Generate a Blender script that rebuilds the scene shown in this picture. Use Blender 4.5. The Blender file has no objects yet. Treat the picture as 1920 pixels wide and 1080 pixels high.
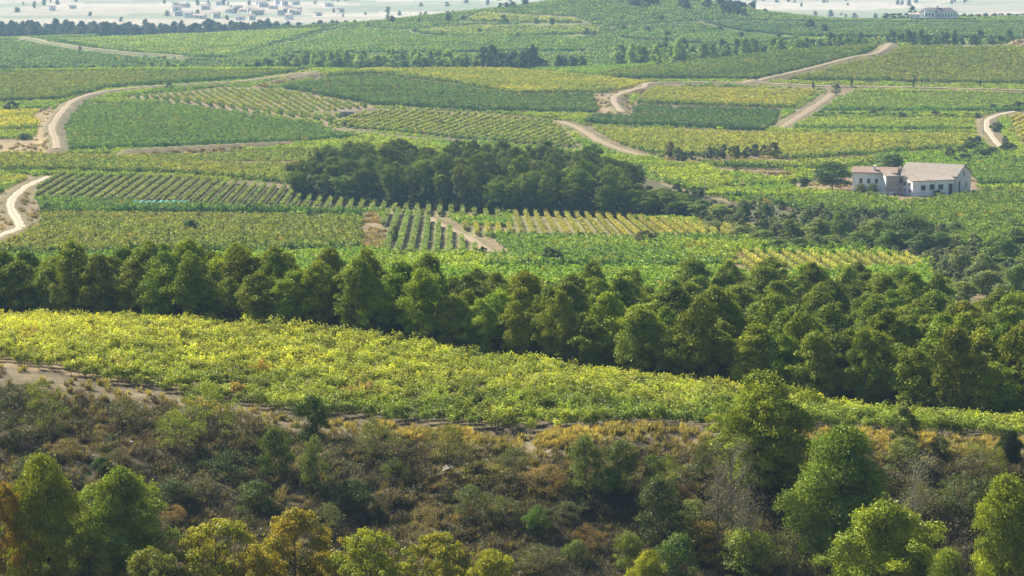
import bpy, math, numpy as np
from mathutils import Vector
R = math.radians
sc = bpy.context.scene
COL = sc.collection
# ------------------------------------------------------------------ camera
F = 5000.0; PITCH = 7.86
cd = bpy.data.cameras.new("camera"); cam = bpy.data.objects.new("camera", cd); COL.objects.link(cam)
cd.sensor_width = 36.0; cd.lens = 36.0*F/1920.0; cd.clip_start = 1.0; cd.clip_end = 40000.0
cam.location = (0, 0, 0); cam.rotation_euler = (R(90-PITCH), 0, 0); sc.camera = cam
# ------------------------------------------------------------------ sun and sky
SUN_AZ = np.array([-0.70, 0.71]); SUN_AZ /= np.linalg.norm(SUN_AZ); SUN_EL = R(38)
sv = Vector((SUN_AZ[0]*math.cos(SUN_EL), SUN_AZ[1]*math.cos(SUN_EL), math.sin(SUN_EL)))
sl = bpy.data.lights.new("sun", 'SUN'); so = bpy.data.objects.new("sun", sl); COL.objects.link(so)
sl.energy = 5.0; sl.angle = R(0.5); sl.color = (1.0, 0.91, 0.74)
so.rotation_euler = sv.to_track_quat('Z', 'Y').to_euler(); so.location = (-60, 60, 80)
w = bpy.data.worlds.new("World"); sc.world = w; w.use_nodes = True
nt = w.node_tree; nt.nodes.clear()
sky = nt.nodes.new('ShaderNodeTexSky'); sky.sky_type = 'NISHITA'; sky.sun_disc = False
sky.sun_elevation = SUN_EL; sky.sun_rotation = math.atan2(SUN_AZ[0], SUN_AZ[1])
bg = nt.nodes.new('ShaderNodeBackground'); bg.inputs[1].default_value = 0.05
wo = nt.nodes.new('ShaderNodeOutputWorld'); nt.links.new(sky.outputs[0], bg.inputs[0]); nt.links.new(bg.outputs[0], wo.inputs[0])
sc.view_settings.view_transform = 'Standard'; sc.view_settings.look = 'None'
sc.view_settings.exposure = 1.5; sc.view_settings.gamma = 1.0
sc.cycles.use_denoising = True
sc.cycles.max_bounces = 6; sc.cycles.diffuse_bounces = 2; sc.cycles.transmission_bounces = 4
sc.cycles.volume_bounces = 1; sc.cycles.transparent_max_bounces = 8
HAZE_DENSITY = 0.000095
# ------------------------------------------------------------------ projection helpers
ct, st = math.cos(R(PITCH)), math.sin(R(PITCH))
def ray(px, py):
    dy = py-540.0
    return np.array([px-960.0, F*ct-dy*st, -F*st-dy*ct])
def tan_of(py):
    dy = py-540.0
    return (F*st+dy*ct)/(F*ct-dy*st)
def project(P):
    X, Y, Z = P[:, 0], P[:, 1], P[:, 2]
    depth = Y*ct-Z*st; up = Y*st+Z*ct
    depth = np.maximum(depth, 1e-3)
    return 960+F*X/depth, 540-F*up/depth
def vnoise(X, Y, s, seed=0):
    x = np.asarray(X)/s+seed*17.31; y = np.asarray(Y)/s-seed*9.17
    xi = np.floor(x).astype(np.int64); yi = np.floor(y).astype(np.int64); fx = x-xi; fy = y-yi
    fx = fx*fx*(3-2*fx); fy = fy*fy*(3-2*fy)
    def h(a, b):
        n = (a*374761393+b*668265263+seed*1442695041) & 0xffffffff
        n = ((n ^ (n >> 13))*1274126177) & 0xffffffff
        return ((n ^ (n >> 16)) & 0xffff)/65535.0
    return (h(xi, yi)*(1-fx)+h(xi+1, yi)*fx)*(1-fy)+(h(xi, yi+1)*(1-fx)+h(xi+1, yi+1)*fx)*fy
# ------------------------------------------------------------------ terrain heights
cols = np.array([0, 320, 640, 960, 1120, 1280, 1440, 1600, 1920], float)
N9 = len(cols)
def zz(v): return ('z', np.full(N9, float(v)) if np.isscalar(v) else np.array(v, float))
def yy(*v): return ('y', np.array(v, float))
STOPS = [
 (0,   zz(-1.8)), (30, zz(-10.5)), (60, zz(-20)), (120, zz(-38)), (175, zz(-52)),
 (200, zz([-52.5, -53, -53.5, -54, -54, -54, -54, -54, -53.5])),
 (214, zz([-52.0, -52.4, -52.8, -53, -53, -53, -53, -53, -52.6])),
 ([250, 245, 238, 232, 230, 229, 229, 229, 229], zz([-46.6, -47.0, -47.9, -48.2, -48.2, -48.1, -48.1, -48.2, -48.4])),
 ([262, 256, 248, 240, 238, 237, 237, 237, 238], yy(694, 752, 803, 823, 822, 822, 824, 829, 842)),
 ([335, 322, 308, 300, 292, 285, 278, 272, 262], yy(606, 611, 634, 684, 708, 728, 750, 778, 803)),
 ([378, 366, 356, 350, 348, 345, 343, 340, 340], zz([-54, -54, -54.5, -55.5, -55.8, -56.3, -56.7, -57, -57])),
 (450, zz([-62, -62, -62, -62.2, -62.5, -63, -63.5, -64, -64])),
 (520, yy(505, 505, 500, 500, 502, 505, 512, 520, 535)),
 (600, yy(445, 448, 455, 460, 458, 455, 458, 462, 470)),
 (700, yy(398, 400, 402, 405, 408, 410, 410, 410, 415)),
 (790, yy(345, 345, 356, 362, 362, 362, 362, 362, 368)),
 (920, yy(290, 290, 295, 300, 300, 300, 300, 302, 310)),
 (1080, yy(228, 225, 228, 235, 235, 235, 235, 236, 240)),
 (1250, yy(172, 166, 162, 166, 170, 172, 172, 172, 175)),
 (1400, yy(136, 133, 133, 133, 129, 118, 104, 90, 84)),
 (1500, zz([-87, -87, -87, -88, -88, -86, -83, -80, -76])),
 (1650, yy(113, 112, 112, 110, 104, 100, 88, 76, 73)),
 (1850, yy(86, 85, 80, 70, 60, 60, 62, 56, 53)),
 (2100, yy(74, 65, 47, 14, -6, -1, 25, 38, 34)),
 (2260, zz(-100)), (2450, zz(-108)), (2800, zz(-112)), (15000, zz(-112)),
]
def pchip(x, y, q):
    h = np.diff(x); d = np.diff(y)/h; m = np.zeros_like(y)
    m[0] = d[0]; m[-1] = d[-1]
    for i in range(1, len(x)-1):
        if d[i-1]*d[i] > 0:
            w1 = 2*h[i]+h[i-1]; w2 = h[i]+2*h[i-1]
            m[i] = (w1+w2)/(w1/d[i-1]+w2/d[i])
    k = np.clip(np.searchsorted(x, q)-1, 0, len(x)-2); s = (q-x[k])/h[k]
    return ((1+2*s)*(1-s)**2*y[k]+s*(1-s)**2*h[k]*m[k]+s*s*(3-2*s)*y[k+1]+s*s*(s-1)*h[k]*m[k+1])
LG = np.linspace(0, math.log(15001.0), 2600)
DG = np.exp(LG)-1.0
AG = np.arange(-1500, 1501, 20.0)
def stop_arrays():
    D = np.zeros((len(STOPS), N9)); Z = np.zeros((len(STOPS), N9))
    for i, (d, (k, v)) in enumerate(STOPS):
        D[i] = d
        Z[i] = v if k == 'z' else -np.array([tan_of(y) for y in v])*D[i]
    return D, Z
DS, ZS = stop_arrays()
ZT = np.zeros((len(AG), len(DG)))
for i, a in enumerate(AG):
    x = np.clip(a+960, 0, 1920)
    def ci(row):
        # smooth interpolation across the columns
        return pchip(cols, row, np.array([x]))[0]
    d = np.array([ci(DS[k]) for k in range(len(STOPS))]); z = np.array([ci(ZS[k]) for k in range(len(STOPS))])
    ZT[i] = pchip(d, z, DG)
def height0(X, Y):
    X = np.asarray(X, float); Y = np.asarray(Y, float)
    D = np.clip(Y, 0.0, 14990.0)
    a = np.clip(X/np.maximum(D, 60.0)*F, -1490, 1490)
    u = (a-AG[0])/20.0; v = np.log(D+1)/(LG[1]-LG[0])
    i = np.clip(u.astype(int), 0, len(AG)-2); j = np.clip(v.astype(int), 0, len(DG)-2)
    fu = u-i; fv = v-j
    z = (ZT[i, j]*(1-fu)+ZT[i+1, j]*fu)*(1-fv)+(ZT[i, j+1]*(1-fu)+ZT[i+1, j+1]*fu)*fv
    # small relief: rough on the bank, soft elsewhere
    wb = np.clip((D-150)/40, 0, 1)*np.clip((252-D)/12, 0, 1)
    z = z+wb*((vnoise(X, Y, 7.0, 3)-.5)*1.5+(vnoise(X, Y, 2.6, 4)-.5)*.7)
    wf = np.clip((D-480)/200, 0, 1)
    z = z+wf*((vnoise(X, Y, 55.0, 5)-.5)*1.0)
    return z
def dist_to_line(X, Y, L):
    best = np.full(len(X), 1e9)
    for i in range(len(L)-1):
        a = L[i]; d = L[i+1]-a; q = np.clip(((X-a[0])*d[0]+(Y-a[1])*d[1])/(d@d+1e-9), 0, 1)
        best = np.minimum(best, np.hypot(X-a[0]-q*d[0], Y-a[1]-q*d[1]))
    return best
BUMPS = []
BUMP_ON = [False]
def height(X, Y):
    z = height0(X, Y)
    if BUMP_ON[0]:
        X = np.atleast_1d(np.asarray(X, float)); Y = np.atleast_1d(np.asarray(Y, float)); sh = z.shape; z = np.atleast_1d(z).astype(float).ravel(); Xr = X.ravel(); Yr = Y.ravel()
        for L, hh, wd in BUMPS:
            m = (Xr > L[:, 0].min()-25)&(Xr < L[:, 0].max()+25)&(Yr > L[:, 1].min()-25)&(Yr < L[:, 1].max()+25)
            if m.any():
                d = dist_to_line(Xr[m], Yr[m], L); z[m] += hh*(1-np.clip((d-wd*.5)/4.0, 0, 1)**1.3)
        z = z.reshape(sh)
    return z
def at(px, py, dmin=150.0, dmax=6000.0):
    r = ray(px, py); D = np.exp(np.linspace(math.log(dmin), math.log(dmax), 3000))
    X = r[0]/r[1]*D; Z = r[2]/r[1]*D; H = height(X, D)
    k = np.nonzero(Z <= H)[0]
    if len(k) == 0: return np.array([X[-1], D[-1], H[-1]])
    k = k[0]
    if k > 0:
        g0 = Z[k-1]-H[k-1]; g1 = Z[k]-H[k]; s = g0/(g0-g1+1e-9); d = D[k-1]+s*(D[k]-D[k-1])
    else: d = D[0]
    x = r[0]/r[1]*d
    return np.array([x, d, float(height(x, d))])
def on(px, D):
    # ground point seen in column px at distance D
    x = (px-960.0)/F*D*1.005
    return np.array([x, D, float(height(x, D))])
def inpoly(x, y, poly):
    res = np.zeros(len(x), bool); n = len(poly)
    for i in range(n):
        x0, y0 = poly[i]; x1, y1 = poly[(i+1) % n]
        if y0 == y1: continue
        c = ((y0 > y) != (y1 > y)) & (x < (x1-x0)*(y-y0)/(y1-y0)+x0)
        res ^= c
    return res
# ------------------------------------------------------------------ mesh helpers
def mesh(name, V, Fc, mats, mi=None, smooth=False, attrs=None):
    me = bpy.data.meshes.new(name)
    V = np.asarray(V, np.float32).reshape(-1, 3)
    if isinstance(Fc, np.ndarray):
        n = Fc.shape[1]; me.vertices.add(len(V)); me.vertices.foreach_set('co', V.ravel())
        me.loops.add(Fc.size); me.loops.foreach_set('vertex_index', Fc.astype(np.int32).ravel())
        me.polygons.add(len(Fc)); me.polygons.foreach_set('loop_start', np.arange(0, Fc.size, n, dtype=np.int32))
        me.update(calc_edges=True)
    else:
        me.from_pydata(V.tolist(), [], [tuple(f) for f in Fc]); me.update()
    for m in mats: me.materials.append(m)
    if mi is not None: me.polygons.foreach_set('material_index', np.asarray(mi, np.int32))
    me.polygons.foreach_set('use_smooth', np.full(len(me.polygons), smooth))
    for k, (typ, arr) in (attrs or {}).items():
        at_ = me.attributes.new(k, typ, 'POINT')
        at_.data.foreach_set({'FLOAT': 'value', 'FLOAT_VECTOR': 'vector', 'FLOAT_COLOR': 'color', 'INT': 'value'}[typ], np.asarray(arr, np.int32 if typ == 'INT' else np.float32).ravel())
    return me
def link(name, me, parent=None, loc=None, rotz=0.0, scale=None, tint=None):
    o = bpy.data.objects.new(name, me); COL.objects.link(o)
    if parent is not None: o.parent = parent
    if loc is not None: o.location = [float(c) for c in loc]
    o.rotation_euler = (0, 0, rotz)
    if scale is not None: o.scale = [float(s) for s in scale]
    if tint is not None: o["tint"] = [float(c) for c in tint]
    return o
def tag(o, label, cat, group=None, kind=None):
    if label: o['label'] = label
    if cat: o['category'] = cat
    if group: o['group'] = group
    if kind: o['kind'] = kind
    return o
def empty(name, loc, rotz=0.0, scale=None):
    o = bpy.data.objects.new(name, None); COL.objects.link(o); o.location = [float(c) for c in loc]; o.rotation_euler = (0, 0, rotz)
    o.empty_display_size = .5
    if scale is not None: o.scale = [float(s) for s in scale]
    return o
def cards(rng, C, nrm, size, aspect=0.6, rand=0.5):
    n = len(C); size = np.broadcast_to(size, (n,))
    d = nrm+rng.normal(size=(n, 3))*rand; d /= np.linalg.norm(d, axis=1)[:, None]+1e-9
    r = rng.normal(size=(n, 3)); t = np.cross(d, r); t /= np.linalg.norm(t, axis=1)[:, None]+1e-9
    b = np.cross(d, t); s = size[:, None]*.5
    V = np.stack([C-t*s, C-b*s*aspect+d*s*.25, C+t*s, C+b*s*aspect+d*s*.25], axis=1).reshape(-1, 3)
    Fq = np.arange(n*4).reshape(n, 4)
    return V, Fq
class Tubes:
    def __init__(s): s.V = []; s.F = []; s.n = 0
    def add(s, pts, rad, k=6):
        pts = np.asarray(pts, float); m = len(pts)
        for i in range(m):
            d = pts[min(i+1, m-1)]-pts[max(i-1, 0)]; d = d/(np.linalg.norm(d)+1e-9)
            u = np.cross(d, [0.3, 1.0, 0.1]); u /= np.linalg.norm(u)+1e-9; v = np.cross(d, u)
            an = np.arange(k)*2*math.pi/k
            s.V.append(pts[i]+rad[i]*(np.cos(an)[:, None]*u+np.sin(an)[:, None]*v))
        for i in range(m-1):
            for j in range(k):
                a = s.n+i*k+j; b = s.n+i*k+(j+1) % k; s.F.append((a, b, b+k, a+k))
        s.n += m*k
    def mesh(s, name, mat): return mesh(name, np.concatenate(s.V), np.array(s.F), [mat], smooth=True)
# ------------------------------------------------------------------ materials
def newmat(name):
    m = bpy.data.materials.new(name); m.use_nodes = True; t = m.node_tree; t.nodes.clear(); return m, t
def nd(t, typ, **kw):
    n = t.nodes.new(typ)
    for k, v in kw.items():
        if k.startswith('i_'):
            key = k[2:]; n.inputs[int(key) if key.isdigit() else key].default_value = v
        else: setattr(n, k, v)
    return n
def leaf_material(name, trans=0.42, gloss=0.05, sat=1.0):
    m, t = newmat(name); L = t.links.new
    a = nd(t, 'ShaderNodeAttribute', attribute_type='INSTANCER', attribute_name='tint')
    lv = nd(t, 'ShaderNodeAttribute', attribute_type='GEOMETRY', attribute_name='lv')
    geo = nd(t, 'ShaderNodeNewGeometry')
    noi = nd(t, 'ShaderNodeTexNoise', i_Scale=0.55, i_Detail=3.0); L(geo.outputs['Position'], noi.inputs['Vector'])
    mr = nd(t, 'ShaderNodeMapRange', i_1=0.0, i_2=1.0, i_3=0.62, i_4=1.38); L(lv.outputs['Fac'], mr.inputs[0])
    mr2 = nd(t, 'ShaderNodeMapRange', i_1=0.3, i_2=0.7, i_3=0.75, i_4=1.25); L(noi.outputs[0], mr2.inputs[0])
    mu = nd(t, 'ShaderNodeMath', operation='MULTIPLY'); L(mr.outputs[0], mu.inputs[0]); L(mr2.outputs[0], mu.inputs[1])
    vm = nd(t, 'ShaderNodeVectorMath', operation='SCALE'); L(a.outputs['Color'], vm.inputs[0]); L(mu.outputs[0], vm.inputs['Scale'])
    # tips lean to yellow
    hs = nd(t, 'ShaderNodeMix', data_type='RGBA', blend_type='MULTIPLY'); hs.inputs[0].default_value = 1.0
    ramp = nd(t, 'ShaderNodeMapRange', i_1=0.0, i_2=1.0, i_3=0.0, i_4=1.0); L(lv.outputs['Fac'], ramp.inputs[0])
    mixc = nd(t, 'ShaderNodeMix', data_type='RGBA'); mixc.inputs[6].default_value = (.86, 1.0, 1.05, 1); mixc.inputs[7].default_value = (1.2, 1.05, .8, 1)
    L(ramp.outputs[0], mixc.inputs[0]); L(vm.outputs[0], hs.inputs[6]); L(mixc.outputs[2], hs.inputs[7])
    df = nd(t, 'ShaderNodeBsdfDiffuse'); tr = nd(t, 'ShaderNodeBsdfTranslucent'); gl = nd(t, 'ShaderNodeBsdfGlossy', i_Roughness=0.45)
    gl.inputs[0].default_value = (.9, .92, .85, 1)
    tc = nd(t, 'ShaderNodeMix', data_type='RGBA', blend_type='MULTIPLY'); tc.inputs[0].default_value = 1.0; tc.inputs[7].default_value = (1.35, 1.3, .55, 1)
    L(hs.outputs[2], tc.inputs[6]); L(hs.outputs[2], df.inputs[0]); L(tc.outputs[2], tr.inputs[0])
    m1 = nd(t, 'ShaderNodeMixShader', i_0=trans); L(df.outputs[0], m1.inputs[1]); L(tr.outputs[0], m1.inputs[2])
    m2 = nd(t, 'ShaderNodeMixShader', i_0=gloss); L(m1.outputs[0], m2.inputs[1]); L(gl.outputs[0], m2.inputs[2])
    o = nd(t, 'ShaderNodeOutputMaterial'); L(m2.outputs[0], o.inputs[0]); return m
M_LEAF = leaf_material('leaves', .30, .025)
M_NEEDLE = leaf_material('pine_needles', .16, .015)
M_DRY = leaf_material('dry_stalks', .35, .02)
def noisy(name, c1, c2, scale, rough=.9, detail=6.0, bump=0.0, c3=None, s3=.2):
    m, t = newmat(name); L = t.links.new
    geo = nd(t, 'ShaderNodeNewGeometry'); n = nd(t, 'ShaderNodeTexNoise', i_Scale=scale, i_Detail=detail, i_Roughness=.65); L(geo.outputs['Position'], n.inputs['Vector'])
    mr = nd(t, 'ShaderNodeMapRange', i_1=.32, i_2=.68); L(n.outputs[0], mr.inputs[0])
    mx = nd(t, 'ShaderNodeMix', data_type='RGBA'); mx.inputs[6].default_value = (*c1, 1); mx.inputs[7].default_value = (*c2, 1); L(mr.outputs[0], mx.inputs[0])
    col = mx.outputs[2]
    if c3 is not None:
        n3 = nd(t, 'ShaderNodeTexNoise', i_Scale=s3, i_Detail=4.0); L(geo.outputs['Position'], n3.inputs['Vector'])
        r3 = nd(t, 'ShaderNodeMapRange', i_1=.5, i_2=.62); L(n3.outputs[0], r3.inputs[0])
        m3 = nd(t, 'ShaderNodeMix', data_type='RGBA'); L(r3.outputs[0], m3.inputs[0]); L(col, m3.inputs[6]); m3.inputs[7].default_value = (*c3, 1); col = m3.outputs[2]
    p = nd(t, 'ShaderNodeBsdfPrincipled', i_Roughness=rough); L(col, p.inputs['Base Color']); p.inputs['Specular IOR Level'].default_value = .2
    if bump:
        b = nd(t, 'ShaderNodeBump', i_Strength=bump, i_Distance=.2); L(n.outputs[0], b.inputs['Height']); L(b.outputs[0], p.inputs['Normal'])
    o = nd(t, 'ShaderNodeOutputMaterial'); L(p.outputs[0], o.inputs[0]); return m
M_BARK = noisy('bark', (.05, .038, .028), (.13, .10, .08), 6.0)
M_PALEBARK = noisy('pale_bark', (.13, .12, .10), (.22, .21, .18), 5.0)
M_WHITE = noisy('white_render_wall', (.80, .79, .77), (.88, .87, .85), 1.2, c3=(.7, .68, .64), s3=.5)
M_TAN = noisy('tan_render_wall', (.42, .35, .29), (.52, .45, .38), 1.0, c3=(.36, .31, .26), s3=.5)
M_PINKW = noisy('pale_pink_wall', (.60, .54, .48), (.70, .64, .58), 1.0)
M_TILE = noisy('clay_roof_tiles', (.22, .145, .115), (.32, .22, .18), 2.2, c3=(.27, .21, .18), s3=.6)
M_TILEP = noisy('weathered_roof_tiles', (.36, .30, .25), (.46, .40, .34), 2.0, c3=(.36, .26, .21), s3=.6)
M_GREYROOF = noisy('grey_roof_sheets', (.2, .175, .155), (.30, .265, .235), 1.5, c3=(.24, .2, .16), s3=.4)
M_DARK = noisy('dark_window_pane', (.02, .022, .026), (.04, .042, .05), 1.0, rough=.3)
M_DOOR = noisy('dark_painted_door', (.05, .035, .03), (.09, .06, .05), 2.0)
M_CONC = noisy('pale_concrete', (.42, .4, .37), (.55, .53, .5), 2.0)
M_POLE = noisy('grey_post', (.30, .29, .27), (.42, .41, .39), 3.0)
M_NET = noisy('teal_netting', (.04, .22, .22), (.10, .34, .32), 1.5)
def ground_material():
    m, t = newmat('ground_soil'); L = t.links.new
    a = nd(t, 'ShaderNodeAttribute', attribute_type='GEOMETRY', attribute_name='gcol')
    geo = nd(t, 'ShaderNodeNewGeometry')
    n = nd(t, 'ShaderNodeTexNoise', i_Scale=.8, i_Detail=8.0, i_Roughness=.7); L(geo.outputs['Position'], n.inputs['Vector'])
    n2 = nd(t, 'ShaderNodeTexNoise', i_Scale=.05, i_Detail=4.0); L(geo.outputs['Position'], n2.inputs['Vector'])
    r1 = nd(t, 'ShaderNodeMapRange', i_1=.3, i_2=.7, i_3=.65, i_4=1.3); L(n.outputs[0], r1.inputs[0])
    r2 = nd(t, 'ShaderNodeMapRange', i_1=.35, i_2=.65, i_3=.85, i_4=1.15); L(n2.outputs[0], r2.inputs[0])
    mu = nd(t, 'ShaderNodeMath', operation='MULTIPLY'); L(r1.outputs[0], mu.inputs[0]); L(r2.outputs[0], mu.inputs[1])
    vm = nd(t, 'ShaderNodeVectorMath', operation='SCALE'); L(a.outputs['Color'], vm.inputs[0]); L(mu.outputs[0], vm.inputs['Scale'])
    p = nd(t, 'ShaderNodeBsdfPrincipled', i_Roughness=.95); p.inputs['Specular IOR Level'].default_value = .1; L(vm.outputs[0], p.inputs['Base Color'])
    b = nd(t, 'ShaderNodeBump', i_Strength=.6, i_Distance=.3); L(n.outputs[0], b.inputs['Height']); L(b.outputs[0], p.inputs['Normal'])
    o = nd(t, 'ShaderNodeOutputMaterial'); L(p.outputs[0], o.inputs[0]); return m
M_GROUND = ground_material()
def road_material():
    m, t = newmat('dirt_track'); L = t.links.new
    a = nd(t, 'ShaderNodeAttribute', attribute_type='GEOMETRY', attribute_name='across')
    b = nd(t, 'ShaderNodeAttribute', attribute_type='GEOMETRY', attribute_name='bright')
    geo = nd(t, 'ShaderNodeNewGeometry')
    n = nd(t, 'ShaderNodeTexNoise', i_Scale=.7, i_Detail=6.0, i_Roughness=.7); L(geo.outputs['Position'], n.inputs['Vector'])
    mr = nd(t, 'ShaderNodeMapRange', i_1=.3, i_2=.7); L(n.outputs[0], mr.inputs[0])
    c = nd(t, 'ShaderNodeMix', data_type='RGBA'); c.inputs[6].default_value = (.17, .13, .085, 1); c.inputs[7].default_value = (.29, .225, .155, 1); L(mr.outputs[0], c.inputs[0])
    br = nd(t, 'ShaderNodeMix', data_type='RGBA'); br.inputs[7].default_value = (.50, .43, .35, 1); L(b.outputs['Fac'], br.inputs[0]); L(c.outputs[2], br.inputs[6])
    # worn middle with grass
    ad = nd(t, 'ShaderNodeMath', operation='ADD'); L(a.outputs['Fac'], ad.inputs[0]); L(n.outputs[0], ad.inputs[1])
    m2 = nd(t, 'ShaderNodeMapRange', i_1=1.0, i_2=1.35); L(ad.outputs[0], m2.inputs[0])
    g = nd(t, 'ShaderNodeMix', data_type='RGBA'); g.inputs[7].default_value = (.17, .14, .07, 1); L(m2.outputs[0], g.inputs[0]); L(br.outputs[2], g.inputs[6])
    p = nd(t, 'ShaderNodeBsdfPrincipled', i_Roughness=.95); p.inputs['Specular IOR Level'].default_value = .1; L(g.outputs[2], p.inputs['Base Color'])
    o = nd(t, 'ShaderNodeOutputMaterial'); L(p.outputs[0], o.inputs[0]); return m
M_ROAD = road_material()
# ------------------------------------------------------------------ layout: tracks (picture points looked up on the terrain), width in m, brightness
TRACKS = [
 ('farm_track', 'pale sandy track curving round the big green vineyard and along its upper edge', [(106, 288), (104, 268), (97, 248), (108, 228), (128, 203), (150, 190), (200, 177), (280, 169), (420, 161), (470, 156), (520, 149), (590, 140)], 2.8, .12),
 ('farm_track', 'bright white track bending down past the red soil bank to the edge', [(-40, 462), (0, 446), (38, 430), (28, 408), (20, 392), (24, 376), (50, 353), (92, 334)], 2.6, .5),
 ('farm_track', 'thin pale straight track crossing the distant hillside vineyards', [(40, 76), (90, 86), (150, 95), (220, 103), (280, 108), (345, 113)], 2.6, .3),
 ('farm_track', 'pale track with a hooked bend below the brown cutting', [(1166, 217), (1157, 206), (1150, 195), (1156, 185), (1180, 176), (1207, 169), (1216, 161), (1290, 160), (1420, 161), (1560, 167), (1740, 170), (1925, 175), (2050, 178)], 2.8, .15),
 ('farm_track', 'broad bare earth strip between the dark and the light vineyards', [(1462, 243), (1490, 226), (1520, 206), (1545, 190), (1560, 178)], 3.4, .0),
 ('farm_track', 'diagonal track climbing to the brown ridge bank', [(1415, 159), (1440, 151), (1520, 133), (1600, 112), (1660, 95), (1700, 84)], 3.2, .05),
 ('farm_track', 'rutted bare track running down beside the golden vineyard', [(1052, 230), (1080, 240), (1105, 255), (1130, 270), (1165, 283), (1212, 296)], 3.4, .0),
 ('farm_track', 'whitish curved track beside the olive hedge', [(1900, 212), (1870, 219), (1852, 228), (1850, 243), (1862, 262), (1876, 279)], 2.6, .5),
 ('farm_track', 'narrow footworn track between the trellised vine rows', [(805, 408), (830, 422), (860, 436), (890, 452), (915, 470), (925, 482)], 2.2, .05),
 ('farm_track', 'bare dirt access path beside the barn', [(1816, 356), (1850, 361)], 3.0, .5),
]
WORLD_TRACKS = []
for nm, lab, pts, wd, br in TRACKS:
    P = np.array([at(*p) for p in pts]); WORLD_TRACKS.append((P, wd))
def smooth_line(P, step):
    # Catmull-Rom through the points in plan, resampled
    Q = []
    n = len(P)
    for i in range(n-1):
        p0 = P[max(i-1, 0)]; p1 = P[i]; p2 = P[i+1]; p3 = P[min(i+2, n-1)]
        k = max(2, int(np.linalg.norm(p2[:2]-p1[:2])/step))
        s = np.linspace(0, 1, k, endpoint=False)[:, None]
        lin = p1[:2]+(p2[:2]-p1[:2])*s
        cr = .5*((2*p1[:2])+(-p0[:2]+p2[:2])*s+(2*p0[:2]-5*p1[:2]+4*p2[:2]-p3[:2])*s**2+(-p0[:2]+3*p1[:2]-3*p2[:2]+p3[:2])*s**3)
        Q.append(cr*.7+lin*.3)
    Q.append(P[-1:, :2]); return np.concatenate(Q)
TLINES = [(smooth_line(P, 6.0), w_) for P, w_ in WORLD_TRACKS]
for i_, hh in ((0, 1.7), (1, .5), (2, 2.6), (3, 1.5), (4, .5), (5, 1.5), (6, .6), (7, .7)): BUMPS.append((smooth_line(WORLD_TRACKS[i_][0], 14.0), hh, WORLD_TRACKS[i_][1]+1.0))
# earth banks between vineyard terraces
BANKS = [([(240, 291), (330, 286), (430, 281), (540, 276)], 2.2), ([(395, 310), (470, 309), (560, 309)], 1.2), ([(596, 142), (560, 150), (490, 164)], 2.0), ([(1710, 84), (1800, 82), (1925, 84), (2050, 84)], 3.0),
 ([(600, 214), (660, 214), (700, 207)], 1.2), ([(440, 345), (500, 350), (560, 357)], 1.2), ([(640, 246), (760, 262), (860, 268)], 1.4)]
BLINES = [(smooth_line(np.array([at(*p) for p in pts]), 10.0), hh) for pts, hh in BANKS]
for L, hh in BLINES: BUMPS.append((L, hh, 2.0))
BUMP_ON[0] = True
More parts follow.
